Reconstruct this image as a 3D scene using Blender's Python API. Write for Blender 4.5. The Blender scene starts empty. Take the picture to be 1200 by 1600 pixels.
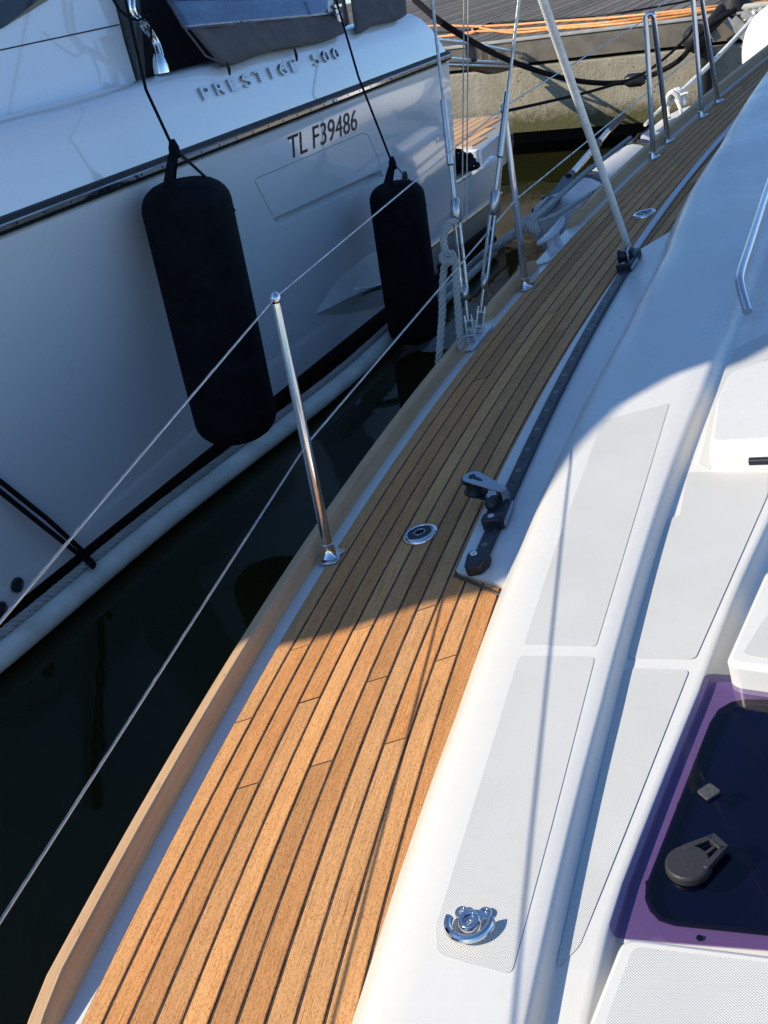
import bpy, bmesh, math, random
import numpy as np
from mathutils import Vector, Matrix
random.seed(7); RNG = np.random.default_rng(11)
sc = bpy.context.scene
COL = sc.collection
V = lambda *a: np.array(a, float)

# ------------------------------------------------------------------ camera
F, PITCH, ROLL, CH = 1600.0, 0.48764736, -0.16212469, 1.15423188   # focal length for a 1200 x 1600 picture
cp, sp = math.cos(PITCH), math.sin(PITCH)
fwd = V(0, cp, -sp); r0 = V(1, 0, 0); u0 = V(0, sp, cp)
cr, sr = math.cos(ROLL), math.sin(ROLL)
CR = cr*r0 + sr*u0; CU = -sr*r0 + cr*u0; CW = fwd; CC = V(0, 0, CH)
cam = bpy.data.cameras.new('camera'); cam.sensor_fit = 'VERTICAL'; cam.sensor_height = 36; cam.lens = 36*F/1600
cam.clip_start = 0.05; cam.clip_end = 2000
co = bpy.data.objects.new('camera', cam); COL.objects.link(co)
co.matrix_world = Matrix(((CR[0], CU[0], -CW[0], 0), (CR[1], CU[1], -CW[1], 0), (CR[2], CU[2], -CW[2], CH), (0, 0, 0, 1)))
sc.camera = co

# ------------------------------------------------------------------ world, sun, exposure
SAZ, SEL = math.radians(5), math.radians(33)
SUN = V(-math.cos(SAZ)*math.cos(SEL), -math.sin(SAZ)*math.cos(SEL), math.sin(SEL))
w = bpy.data.worlds.new('World'); sc.world = w; w.use_nodes = True
nt = w.node_tree; bg = nt.nodes['Background']
sky = nt.nodes.new('ShaderNodeTexSky'); sky.sky_type = 'NISHITA'; sky.sun_disc = False
sky.sun_elevation = SEL; sky.sun_rotation = math.atan2(SUN[0], SUN[1])
sky.air_density = 1.0; sky.dust_density = 0.0; sky.ozone_density = 7.5
nt.links.new(sky.outputs[0], bg.inputs[0]); bg.inputs[1].default_value = 0.15
sl = bpy.data.lights.new('sun', 'SUN'); sl.energy = 4.4; sl.angle = math.radians(0.53); sl.color = (1.0, 0.90, 0.73)
so = bpy.data.objects.new('sun', sl); COL.objects.link(so)
so.rotation_euler = Vector(SUN).to_track_quat('Z', 'Y').to_euler(); so.location = (-8, 0, 8)
sc.view_settings.view_transform = 'Standard'; sc.view_settings.look = 'None'
sc.view_settings.exposure = 0.42; sc.view_settings.gamma = 1.0; sc.view_settings.use_curve_mapping = False
sc.render.resolution_x = 768; sc.render.resolution_y = 1024
sc.render.engine = 'CYCLES'
sc.cycles.max_bounces = 8; sc.cycles.transparent_max_bounces = 12

# ------------------------------------------------------------------ geometry of the place
WZ = -1.10                                                # water level
DA, DB = 0.16919704, -0.02476146                          # side deck: z = DA x + DB y
DN = V(-DA, -DB, 1); DN /= np.linalg.norm(DN)
CV = (-0.73556432, 0.47201787, 0.61944127, -0.04943489)   # line of the deck planks
PW = 0.0436012                                            # plank pitch
def base(Y): y = Y/3; return CV[0]+CV[1]*y+CV[2]*y*y+CV[3]*y**3
def slope(Y): y = Y/3; return (CV[1]+2*CV[2]*y+3*CV[3]*y*y)/3
def rd(x, y): return (x-600)/F*CR-(y-800)/F*CU+CW
def pd(x, y, h=0):                                         # a photo direction down to a plane h above the deck
    d = rd(x, y); return CC+d*((h-CC@DN)/(d@DN))
def pz(x, y, z): d = rd(x, y); return CC+d*((z-CC[2])/d[2])
def pt(x, y, t): d = rd(x, y); return CC+d/np.linalg.norm(d)*t
def dk(Y, o, h=0):                                         # deck co-ordinates: Y forward, o inboard of the first seam, h up
    s = slope(Y); X = base(Y)+o*math.sqrt(1+s*s)/math.sqrt(1+DA*DA)
    return V(X, Y, DA*X+DB*Y)+DN*h
def dkt(Y):                                                # tangent along planks
    t = dk(Y+.01, 0)-dk(Y-.01, 0); return t/np.linalg.norm(t)
# power boat frame: s towards its stern, n out of its side towards us
PD, PN, PO = V(.4819, .8762, 0), V(.8762, -.4819, 0), V(-.978, 4.829, 0)
def pw(s, n, z): return PO+PD*s+PN*n+V(0, 0, z)
def ps(x, y, n):
    d = rd(x, y); Q = CC+d*((n-(CC-PO)@PN)/(d@PN)); return Q
def psz(x, y, n): Q = ps(x, y, n); return (Q-PO)@PD, Q[2]
# quay frame: e along the quay edge, d away from us
QK = .87                                                   # the wall hangs clear of the water
QA = V(2.60*QK, 14.35*QK, 0)
def qz(z): return CH-(CH-z)*QK
def qw(e, d, z): return QA+PN*e+PD*d+V(0, 0, qz(z))
def pq(x, y, d=0): r = rd(x, y); return CC+r*(((QA-CC)@PD+d)/(r@PD))

# ------------------------------------------------------------------ mesh helpers
class MB:
    def __init__(s): s.v = []; s.f = []; s.uv = {}; s.mi = {}; s.cur = 0
    def add(s, vs, fs, uvs=None):
        o = len(s.v); s.v += [tuple(map(float, p)) for p in vs]
        for i, f in enumerate(fs):
            s.mi[len(s.f)] = s.cur
            if uvs: s.uv[len(s.f)] = [uvs[k] for k in f]
            s.f.append(tuple(o+k for k in f))
        return s
    def box(s, c, ax, ay, az):                              # centre and half axes
        c, ax, ay, az = map(np.asarray, (c, ax, ay, az))
        vs = [c+i*ax+j*ay+k*az for k in (-1, 1) for j in (-1, 1) for i in (-1, 1)]
        return s.add(vs, [(0, 2, 3, 1), (4, 5, 7, 6), (0, 1, 5, 4), (2, 6, 7, 3), (0, 4, 6, 2), (1, 3, 7, 5)])
    def loft(s, rows, closed=False, cap=False, uv=True):    # rows of equal length
        m = len(rows[0]); vs = [p for r in rows for p in r]; fs = []
        us = [0.]
        for a, b in zip(rows, rows[1:]): us.append(us[-1]+float(np.mean([np.linalg.norm(np.asarray(q)-np.asarray(p)) for p, q in zip(a, b)])))
        mid = rows[len(rows)//2]; ws = [0.]
        for a, b in zip(mid, list(mid[1:])): ws.append(ws[-1]+float(np.linalg.norm(np.asarray(b)-np.asarray(a))))
        uvs = [(us[i], ws[j]) for i in range(len(rows)) for j in range(m)]
        for i in range(len(rows)-1):
            for j in range(m if closed else m-1):
                a, b = i*m+j, i*m+(j+1) % m
                fs.append((a, b, b+m, a+m))
        if cap and closed:
            fs.append(tuple(range(m))[::-1]); fs.append(tuple((len(rows)-1)*m+j for j in range(m)))
        return s.add(vs, fs, uvs if uv else None)
    def tube(s, path, r, n=8, cap=True, closed=False):
        P = [np.asarray(p, float) for p in path]; k = len(P)
        R = [r]*k if np.isscalar(r) else list(r)
        T = []
        for i in range(k):
            a = P[(i-1) % k] if (closed or i > 0) else P[i]; b = P[(i+1) % k] if (closed or i < k-1) else P[i]
            t = b-a; T.append(t/(np.linalg.norm(t)+1e-12))
        up = V(0, 0, 1) if abs(T[0][2]) < .9 else V(1, 0, 0)
        x = np.cross(up, T[0]); x /= np.linalg.norm(x); rows = []
        for i in range(k):
            x = x-T[i]*(x@T[i]); x /= np.linalg.norm(x)+1e-12; y = np.cross(T[i], x)
            rows.append([P[i]+R[i]*(math.cos(2*math.pi*j/n)*x+math.sin(2*math.pi*j/n)*y) for j in range(n)])
        if closed: rows.append(rows[0])
        return s.loft(rows, closed=True, cap=cap and not closed)
    def prism(s, poly, up, h):                              # flat polygon extruded along up by h
        poly = [np.asarray(p) for p in poly]; up = np.asarray(up)*h; n = len(poly)
        # make it counter-clockwise about up
        nn = sum((np.cross(poly[i]-poly[0], poly[(i+1) % n]-poly[0]) for i in range(1, n-1)), V(0, 0, 0))
        if nn@up < 0: poly = poly[::-1]
        vs = poly+[p+up for p in poly]
        fs = [tuple(range(n))[::-1], tuple(range(n, 2*n))]+[(i, (i+1) % n, (i+1) % n+n, i+n) for i in range(n)]
        return s.add(vs, fs)
    def lathe(s, A, ax, prof, n=20, xref=None):             # prof: (dist along axis, radius)
        ax = np.asarray(ax, float); ax /= np.linalg.norm(ax)
        up = V(0, 0, 1) if abs(ax[2]) < .9 else V(1, 0, 0)
        x = np.cross(up, ax); x /= np.linalg.norm(x); y = np.cross(ax, x)
        rows = [[A+ax*d+r*(math.cos(2*math.pi*j/n)*x+math.sin(2*math.pi*j/n)*y) for j in range(n)] for d, r in prof]
        return s.loft(rows, closed=True, cap=True)
LAST = {}
def obj(name, mb, mat, parent=None, smooth=True, bevel=0, loc=None, sub=0, angle=35):
    me = bpy.data.meshes.new(name)
    vs = mb.v
    if loc is not None: L = np.asarray(loc, float); vs = [tuple(np.asarray(v)-L) for v in vs]
    me.from_pydata(vs, [], mb.f)
    ul = me.uv_layers.new(name='UVMap'); li = 0; buf = np.zeros(len(me.loops)*2, np.float32)
    for i, p in enumerate(me.polygons):
        u = mb.uv.get(i)
        if u:
            for k in range(p.loop_total):
                buf[2*(p.loop_start+k)] = u[k][0]; buf[2*(p.loop_start+k)+1] = u[k][1]
    ul.data.foreach_set('uv', buf)
    for m in (mat if isinstance(mat, (list, tuple)) else [mat]): me.materials.append(m)
    if isinstance(mat, (list, tuple)):
        for i, p in enumerate(me.polygons): p.material_index = mb.mi.get(i, 0)
    if smooth:
        me.shade_smooth() if hasattr(me, 'shade_smooth') else None
        me.set_sharp_from_angle(angle=math.radians(angle))
    o = bpy.data.objects.new(name, me); COL.objects.link(o)
    if loc is not None: o.location = loc
    if parent is not None:
        o.parent = parent; M = parent
        T = Vector((0, 0, 0))
        while M is not None: T += M.location; M = M.parent if M.parent else None
        # parents are never rotated: undo their translation
        o.matrix_parent_inverse = Matrix.Translation(-PARLOC(parent))
    if bevel:
        b = o.modifiers.new('bevel', 'BEVEL'); b.width = bevel; b.segments = 2; b.limit_method = 'ANGLE'; b.angle_limit = math.radians(30)
    if sub:
        b = o.modifiers.new('sub', 'SUBSURF'); b.levels = sub; b.render_levels = sub
    WLOC[o.name] = Vector(loc) if loc is not None else Vector((0, 0, 0))
    return o
WLOC = {}
def PARLOC(p): return WLOC[p.name]
def thing(name, label, cat, loc, group=None):
    o = bpy.data.objects.new(name, None); COL.objects.link(o); o.location = tuple(map(float, loc)); o.empty_display_size = .1
    WLOC[o.name] = Vector(tuple(map(float, loc)))
    return tag(o, label, cat, group)
def tag(o, label, cat, group=None):
    o['label'] = label; o['category'] = cat
    if group: o['group'] = group
    return o
def curve(pts, n=24):                                       # Catmull-Rom through points
    P = [np.asarray(p, float) for p in pts]; P = [2*P[0]-P[1]]+P+[2*P[-1]-P[-2]]; out = []
    for i in range(1, len(P)-2):
        for k in range(n):
            t = k/n; a, b, c, d = P[i-1:i+3]
            out.append(.5*((2*b)+(c-a)*t+(2*a-5*b+4*c-d)*t*t+(3*b-a-3*c+d)*t**3))
    out.append(P[-2]); return out
def resample(path, step):
    P = np.array(path); L = np.r_[0, np.cumsum(np.linalg.norm(np.diff(P, axis=0), axis=1))]
    n = max(2, int(L[-1]/step)+1); q = np.linspace(0, L[-1], n)
    return [V(*[np.interp(x, L, P[:, k]) for k in range(3)]) for x in q]
def twisted(mb, path, r, pitch=None, n=6, strands=3):       # laid rope
    pitch = pitch or r*7; P = resample(path, pitch/9)
    T = [P[min(i+1, len(P)-1)]-P[max(i-1, 0)] for i in range(len(P))]; T = [t/np.linalg.norm(t) for t in T]
    up = V(0, 0, 1) if abs(T[0][2]) < .9 else V(1, 0, 0); x = np.cross(up, T[0])
    fr = []
    for t in T: x = x-t*(x@t); x /= np.linalg.norm(x); fr.append((x.copy(), np.cross(t, x)))
    for k in range(strands):
        q = [p+.52*r*(math.cos(2*math.pi*(i/9+k/strands))*f[0]+math.sin(2*math.pi*(i/9+k/strands))*f[1]) for i, (p, f) in enumerate(zip(P, fr))]
        mb.tube(q, r*.55, n=n)
    return mb
def rounded(poly, r, n=4):                                  # round the corners of a planar polygon
    P = [np.asarray(p, float) for p in poly]; out = []; m = len(P)
    for i in range(m):
        a, b, c = P[i-1], P[i], P[(i+1) % m]
        ra = r if np.isscalar(r) else r[i]
        d1 = a-b; d2 = c-b; l1, l2 = np.linalg.norm(d1), np.linalg.norm(d2)
        k = min(ra, l1*.45, l2*.45); p0 = b+d1/l1*k; p1 = b+d2/l2*k
        for j in range(n+1): t = j/n; out.append((1-t)**2*p0+2*t*(1-t)*b+t*t*p1)
    return out
def inset_to(poly, k):                                      # scale towards the centre
    c = sum(poly)/len(poly); return [c+(p-c)*k for p in poly]

# ------------------------------------------------------------------ materials
def mat(name, col, rough=.5, metal=0, spec=.5, coat=0, coat_rough=.05, trans=0, ior=1.5):
    m = bpy.data.materials.new(name); m.use_nodes = True; b = m.node_tree.nodes['Principled BSDF']
    b.inputs['Base Color'].default_value = (*col, 1); b.inputs['Roughness'].default_value = rough; b.inputs['Metallic'].default_value = metal
    b.inputs['Specular IOR Level'].default_value = spec; b.inputs['Coat Weight'].default_value = coat; b.inputs['Coat Roughness'].default_value = coat_rough
    b.inputs['IOR'].default_value = ior
    return m
def N(m, t, **k):
    n = m.node_tree.nodes.new(t)
    for a, v in k.items(): setattr(n, a, v)
    return n
def L(m, a, b): m.node_tree.links.new(a, b)
def B(m): return m.node_tree.nodes['Principled BSDF']
def ramp(m, fac, stops):
    r = N(m, 'ShaderNodeValToRGB'); e = r.color_ramp.elements
    while len(e) < len(stops): e.new(.5)
    for i, (p, c) in enumerate(stops): e[i].position = p; e[i].color = (*c, 1)
    L(m, fac, r.inputs[0]); return r.outputs[0]
def noise(m, vec, scale, detail=4, rough=.55, dist=0):
    n = N(m, 'ShaderNodeTexNoise'); n.inputs['Scale'].default_value = scale; n.inputs['Detail'].default_value = detail
    n.inputs['Roughness'].default_value = rough; n.inputs['Distortion'].default_value = dist
    if vec is not None: L(m, vec, n.inputs['Vector'])
    return n.outputs['Fac']
def mapping(m, vec, scale=(1, 1, 1), loc=None):
    k = N(m, 'ShaderNodeMapping'); k.inputs['Scale'].default_value = scale; L(m, vec, k.inputs['Vector'])
    if loc is not None: L(m, loc, k.inputs['Location'])
    return k.outputs[0]
def mix(m, fac, a, b, mode='MIX'):
    n = N(m, 'ShaderNodeMix', data_type='RGBA', blend_type=mode)
    if hasattr(fac, 'links'): L(m, fac, n.inputs[0])
    else: n.inputs[0].default_value = fac
    for s, x in ((6, a), (7, b)):
        if hasattr(x, 'links'): L(m, x, n.inputs[s])
        else: n.inputs[s].default_value = (*x, 1)
    return n.outputs[2]
def bump(m, h, strength=.3, dist=.01):
    n = N(m, 'ShaderNodeBump'); n.inputs['Strength'].default_value = strength; n.inputs['Distance'].default_value = dist
    L(m, h, n.inputs['Height']); L(m, n.outputs[0], B(m).inputs['Normal']); return n
def tc(m, k='Object'): return N(m, 'ShaderNodeTexCoord').outputs[k]
def mth(m, op, a, b=None):
    n = N(m, 'ShaderNodeMath', operation=op)
    for i, x in enumerate((a, b)):
        if x is None: continue
        if hasattr(x, 'links'): L(m, x, n.inputs[i])
        else: n.inputs[i].default_value = x
    return n.outputs[0]

def gelcoat(name, col, rough=.22, dirt=.06, scale=3.0):
    m = mat(name, col, rough, spec=.5)
    n1 = noise(m, tc(m), scale, 5); n2 = noise(m, tc(m), 60, 3)
    c = ramp(m, n1, [(.3, tuple(x*(1-dirt) for x in col)), (.7, col)])
    c2 = mix(m, .25, c, ramp(m, n2, [(.35, tuple(x*.93 for x in col)), (.65, tuple(min(1, x*1.02) for x in col))]))
    L(m, c2, B(m).inputs['Base Color'])
    L(m, ramp(m, n1, [(.3, (rough*1.35,)*3), (.7, (rough*.8,)*3)]), B(m).inputs['Roughness'])
    return m
GEL = gelcoat('deck gelcoat', (.68, .67, .625), .28, .07)
GEL2 = gelcoat('power boat gelcoat', (.84, .84, .83), .10, .05, 1.2)
B(GEL2).inputs['Coat Weight'].default_value = 1.0; B(GEL2).inputs['Coat Roughness'].default_value = .03

def teak_mat(name, c_lo, c_mid, c_hi, grain=1.0, rough=.75, pieces=.30):
    m = mat(name, c_mid, rough, spec=.2)
    uv = tc(m, 'UV'); rnd = N(m, 'ShaderNodeObjectInfo').outputs['Random']
    off = N(m, 'ShaderNodeCombineXYZ'); L(m, mth(m, 'MULTIPLY', rnd, 37.), off.inputs[0]); L(m, mth(m, 'MULTIPLY', rnd, 11.), off.inputs[1])
    v1 = mapping(m, uv, (2.2, 130, 1), off.outputs[0])      # long grain
    v2 = mapping(m, uv, (26, 480, 1), off.outputs[0])       # fine fibres
    v3 = mapping(m, uv, (4, 11, 1), off.outputs[0])         # blotches
    v4 = mapping(m, uv, (150, 620, 1), off.outputs[0])      # pores
    v5 = mapping(m, uv, (5, 330, 1), off.outputs[0])        # dark open streaks
    g1 = noise(m, v1, 1, 3, .6, 1.6); g2 = noise(m, v2, 1, 2); g3 = noise(m, v3, 1, 4); g4 = noise(m, v4, 1, 2, .7); g5 = noise(m, v5, 1, 2)
    c = ramp(m, g1, [(.36, c_lo), (.5, c_mid), (.64, c_hi)])
    c = mix(m, .5*grain, c, ramp(m, g2, [(.40, tuple(x*.42 for x in c_mid)), (.58, c_hi)]))
    c = mix(m, .45, c, ramp(m, g3, [(.3, tuple(x*.74 for x in c_mid)), (.7, tuple(x*1.15 for x in c_mid))]))
    c = mix(m, grain, c, ramp(m, g4, [(.34, (.45, .38, .33)), (.48, (1, 1, 1))]), 'MULTIPLY')
    c = mix(m, grain, c, ramp(m, g5, [(.28, (.45, .38, .33)), (.38, (1, 1, 1))]), 'MULTIPLY')
    tone = ramp(m, rnd, [(0, (1-pieces, 1-pieces*1.1, 1-pieces*1.2)), (.3, (1, .90, .80)), (.5, (.90, .94, .98)), (.75, (1.0, 1.0, 1.0)), (1, (1.14, 1.13, 1.08))])
    c = mix(m, 1.0, c, tone, 'MULTIPLY')
    L(m, c, B(m).inputs['Base Color'])
    bump(m, mth(m, 'ADD', mth(m, 'MULTIPLY', g2, .6), mth(m, 'MULTIPLY', g4, .5)), .6*grain, .0022)
    return m
TEAK = teak_mat('weathered teak plank', (.54, .25, .085), (.69, .335, .125), (.82, .45, .20), 1.0, .75, .24)
TEAKR = teak_mat('pale teak rail', (.52, .32, .165), (.60, .385, .21), (.66, .44, .26), .22, .6, .05)
def caulk_mat():
    m = mat('black caulking', (.018, .018, .02), .6); n = noise(m, tc(m), 16, 5, .7); n2 = noise(m, tc(m), 160, 2)
    c = ramp(m, n, [(.42, (.014, .013, .013)), (.62, (.085, .062, .045))]); c = mix(m, .3, c, ramp(m, n2, [(.4, (.01, .01, .01)), (.7, (.13, .10, .07))]))
    L(m, c, B(m).inputs['Base Color']); return m
CAULK = caulk_mat()
def chrome_mat(name, col=(.78, .78, .79), rough=.07):
    m = mat(name, col, rough, 1.0); n = noise(m, tc(m), 45, 3)
    L(m, ramp(m, n, [(.35, (rough*.7,)*3), (.7, (rough*2.2,)*3)]), B(m).inputs['Roughness']); return m
CHROME = chrome_mat('polished stainless steel', (.66, .66, .67))
CHROMED = chrome_mat('dull chromed plastic', (.42, .42, .43), .16)
WIRE = chrome_mat('stainless wire', (.42, .42, .42), .3)
ALU = chrome_mat('dull aluminium', (.62, .63, .64), .32)
def plain(name, col, rough, var=.25, scale=30, spec=.4, bmp=0):
    m = mat(name, col, rough, spec=spec); n = noise(m, tc(m), scale, 5)
    L(m, ramp(m, n, [(.3, tuple(x*(1-var) for x in col)), (.7, tuple(x*(1+var*.6) for x in col))]), B(m).inputs['Base Color'])
    if bmp: bump(m, n, bmp, .004)
    return m
BLACK = plain('black plastic', (.016, .017, .02), .38, .3, 60)
ANOD = plain('black anodised track', (.03, .032, .036), .42, .3, 80)
FEND = plain('black fender cover', (.009, .009, .011), .85, .5, 11, .12, .9)
RUBBER = plain('black rubber', (.012, .012, .013), .6, .3, 40)
CANVAS = plain('taupe grey canvas', (.13, .112, .105), .85, .2, 9, .15, .25)
VOID = plain('dark cabin glass', (.012, .014, .018), .12, .2, 3)
def rope_mat(name, col, scale=260):
    m = mat(name, col, .9, spec=.1); n = noise(m, tc(m), scale, 3); n2 = noise(m, tc(m), 18, 3)
    c = ramp(m, n, [(.3, tuple(x*.55 for x in col)), (.65, tuple(min(1, x*1.1) for x in col))])
    c = mix(m, .35, c, ramp(m, n2, [(.35, tuple(x*.6 for x in col)), (.65, col)])); L(m, c, B(m).inputs['Base Color'])
    bump(m, n, .6, .002); return m
ROPEW = rope_mat('off white rope', (.84, .83, .77)); ROPEG = rope_mat('grey mooring rope', (.46, .45, .41)); ROPEB = rope_mat('black rope', (.012, .012, .013))
def orange_m():
    m = plain('orange cable', (.80, .33, .10), .5, .25, 20); return m
ORANGE = orange_m()
def nonskid_mat():
    m = mat('moulded non-skid', (.70, .70, .68), .5, spec=.3); uv = tc(m, 'UV')
    s = N(m, 'ShaderNodeSeparateXYZ'); L(m, uv, s.inputs[0]); k = 2*math.pi/.0034
    a = mth(m, 'SINE', mth(m, 'MULTIPLY', s.outputs[0], k)); b = mth(m, 'SINE', mth(m, 'MULTIPLY', s.outputs[1], k))
    d = mth(m, 'MULTIPLY', a, b)
    c = ramp(m, mth(m, 'ADD', mth(m, 'MULTIPLY', d, .5), .5), [(.05, (.36, .36, .34)), (.5, (.64, .635, .60)), (.8, (.70, .695, .66))])
    n = noise(m, tc(m), 7, 5); c = mix(m, 1, c, ramp(m, n, [(.3, (.93, .93, .92)), (.65, (1, 1, 1))]), 'MULTIPLY')
    L(m, c, B(m).inputs['Base Color']); bump(m, d, .5, .0006); return m
NONSKID = nonskid_mat()
def acrylic():
    m = bpy.data.materials.new('tinted acrylic'); m.use_nodes = True; t = m.node_tree; t.nodes.remove(B(m))
    tr = N(m, 'ShaderNodeBsdfTransparent'); tr.inputs[0].default_value = (.63, .55, .72, 1)
    gl = N(m, 'ShaderNodeBsdfGlossy'); gl.inputs['Roughness'].default_value = .04
    n = noise(m, tc(m), 25, 5); L(m, ramp(m, n, [(.4, (.03,)*3), (.75, (.12,)*3)]), gl.inputs['Roughness'])
    fr = N(m, 'ShaderNodeFresnel'); fr.inputs[0].default_value = 1.49
    mx = N(m, 'ShaderNodeMixShader'); geo = N(m, 'ShaderNodeNewGeometry'); L(m, mth(m, 'MULTIPLY', fr.outputs[0], mth(m, 'SUBTRACT', 1.0, geo.outputs['Backfacing'])), mx.inputs[0]); L(m, tr.outputs[0], mx.inputs[1]); L(m, gl.outputs[0], mx.inputs[2])
    L(m, mx.outputs[0], t.nodes['Material Output'].inputs[0]); return m
ACRYLIC = acrylic()
PIT = plain('painted dark below hatch', (.008, .012, .038), 1.0, .3, 6, 0)  # near-black colour paints the unlit cabin in a shallow well
def concrete_mat():
    m = mat('weathered quay concrete', (.30, .27, .20), .9, spec=.15); o = tc(m)
    n1 = noise(m, o, 1.6, 8, .65); n2 = noise(m, o, 14, 6, .7); n3 = noise(m, mapping(m, o, (3, 3, .5)), 2, 5)
    c = ramp(m, n1, [(.3, (.23, .20, .145)), (.5, (.34, .30, .225)), (.7, (.43, .39, .31))])
    c = mix(m, .35, c, ramp(m, n2, [(.3, (.16, .15, .11)), (.7, (.42, .40, .33))]))
    c = mix(m, .4, c, ramp(m, n3, [(.35, (.25, .225, .155)), (.65, (.39, .35, .27))]))
    z = N(m, 'ShaderNodeSeparateXYZ'); L(m, o, z.inputs[0])
    h = mth(m, 'ADD', mth(m, 'MULTIPLY', mth(m, 'SUBTRACT', z.outputs[2], -.70), 6.0), mth(m, 'MULTIPLY', mth(m, 'SUBTRACT', n2, .5), 1.6))
    c = mix(m, ramp(m, h, [(0, (0, 0, 0)), (1, (1, 1, 1))]), (.10, .095, .045), c)       # tide weed at the foot
    pit = noise(m, o, 34, 2); c = mix(m, ramp(m, pit, [(.66, (0, 0, 0)), (.72, (1, 1, 1))]), c, (.09, .085, .06))
    L(m, c, B(m).inputs['Base Color']); bump(m, mth(m, 'ADD', n2, mth(m, 'MULTIPLY', pit, -.6)), .5, .02); return m
CONC = concrete_mat()
def dockwood():
    m = mat('grey weathered boards', (.15, .135, .115), .9, spec=.1); uv = tc(m, 'UV'); rnd = N(m, 'ShaderNodeObjectInfo').outputs['Random']
    off = N(m, 'ShaderNodeCombineXYZ'); L(m, mth(m, 'MULTIPLY', rnd, 23.), off.inputs[0])
    g = noise(m, mapping(m, uv, (2, 60, 1), off.outputs[0]), 1, 4); k = noise(m, mapping(m, uv, (40, 90, 1), off.outputs[0]), 1, 3)
    c = ramp(m, g, [(.3, (.10, .088, .072)), (.7, (.21, .19, .165))])
    c = mix(m, 1, c, ramp(m, rnd, [(0, (.75, .75, .75)), (1, (1.2, 1.2, 1.18))]), 'MULTIPLY')
    c = mix(m, ramp(m, k, [(.68, (0, 0, 0)), (.74, (1, 1, 1))]), c, (.42, .41, .38)); L(m, c, B(m).inputs['Base Color']); bump(m, g, .4, .006); return m
DOCKW = dockwood()
def water_mat():
    m = mat('harbour water', (.020, .026, .008), .04, spec=.25, ior=1.33); o = tc(m)
    n = noise(m, mapping(m, o, (1.0, .55, 1)), 2.2, 2, .45); n2 = noise(m, o, 7, 2, .5)
    nb = noise(m, o, .5, 3); L(m, ramp(m, nb, [(.3, (.011, .012, .004)), (.7, (.018, .020, .006))]), B(m).inputs['Base Color'])
    bump(m, mth(m, 'ADD', n, mth(m, 'MULTIPLY', n2, .12)), .16, .06); return m
WATER = water_mat()
HYPAL = plain('pale grey dinghy fabric', (.60, .59, .57), .55, .08, 6)
PVC = plain('off white plastic pipe', (.74, .76, .68), .5, .25, 5, .3, .05)
WHITE = plain('white plastic', (.75, .74, .71), .4, .06, 8)
DARKG = plain('dark grey rub strake', (.10, .10, .105), .7, .2, 30)
FLAG = plain('white webbing', (.62, .64, .66), .8, .1, 90)
STEEL = plain('galvanised steel', (.28, .28, .27), .5, .25, 20)
def vinyl():
    m = mat('blue tinted window vinyl', (.05, .085, .17), .12, spec=.6, coat=.5); n = noise(m, mapping(m, tc(m), (2, 2, 8)), 1.5, 5)
    L(m, ramp(m, n, [(.35, (.035, .06, .13)), (.6, (.07, .11, .2)), (.75, (.2, .26, .36))]), B(m).inputs['Base Color']); bump(m, n, .3, .03); return m
VINYL = vinyl()
BOOT = plain('dark brown boot stripe', (.034, .025, .019), .35, .3, 6)
LETTER = plain('black vinyl lettering', (.015, .016, .02), .4, .2, 20)

# ================================================================== SETTING: water
mb = MB(); R = 260
g = [(-R, -60), (R, -60), (R, R), (-R, R)]
mb.add([(x, y, WZ) for x, y in g], [(0, 1, 2, 3)])
wa = obj('water', mb, WATER, smooth=False); wa['kind'] = 'structure'

# ================================================================== SAILBOAT
S1 = pd(516, 872)
sail = thing('sailboat', 'white sailing yacht with teak side deck, wooden toe rail and moulded coachroof', 'sailboat', (0.3, 3.0, WZ))
YS = list(np.linspace(0.35, 7.2, 70))
# hull side below the deck edge and the white waterway strip
mb = MB(); rows = []
for Y in YS:
    t = dk(Y, -.112, -.006); k = max(0, (Y-3.5)/4)
    n = np.cross(dkt(Y), V(0, 0, 1)); n /= np.linalg.norm(n)     # points inboard
    rows.append([dk(Y, -.03, -.0035), dk(Y, -.10, -.0035), t, t+V(0, 0, -.05)+n*0, V(t[0], t[1], 0)+n*(.03+.1*k)+V(0, 0, -.6), V(t[0], t[1], 0)+n*(.09+.3*k)+V(0, 0, WZ-.25)])
mb.loft(rows); obj('hull', mb, GEL, sail)
# black bed of caulking under the planks
mb = MB(); mb.loft([[dk(Y, -.0385, -.0022), dk(Y, .25, -.0022), dk(Y, .58, -.0022)] for Y in YS])
deck = obj('side_deck', mb, CAULK, sail)
# teak planks with butt joints
G = .0029
for k in range(0, 14):
    o0, o1 = ((-.0365, 0.) if k == 0 else ((k-1)*PW, k*PW)); o0 += G*(k > 0); o1 -= G
    ph = {2: 1.402, 0: 1.597, 1: 1.790}[k % 3]
    cuts = [0.35]+[c for c in (ph-1.575, ph, ph+1.56, ph+3.0, ph+4.3) if .4 < c < 7.1]+[7.2]
    for a, b in zip(cuts, cuts[1:]):
        a2, b2 = a+.0018, b-.0018; n = max(3, int((b2-a2)/.09)+1); dh = random.uniform(-.0005, .0006)
        rows = []; e = .0012; mb = MB()
        for Y in np.linspace(a2, b2, n):
            if 2.055 < Y < 2.2 and k == 0: pass
            rows.append([dk(Y, o0, -.006), dk(Y, o0, dh-.0007), dk(Y, o0+e, dh), dk(Y, o1-e, dh), dk(Y, o1, dh-.0007), dk(Y, o1, -.006)])
        mb.loft(rows)
        # v runs across the deck so that neighbours differ
        mb.add(rows[0], [(5, 4, 3, 2, 1, 0)]); mb.add(rows[-1], [(0, 1, 2, 3, 4, 5)])
        obj('plank', mb, TEAK, deck, angle=25)
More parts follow.
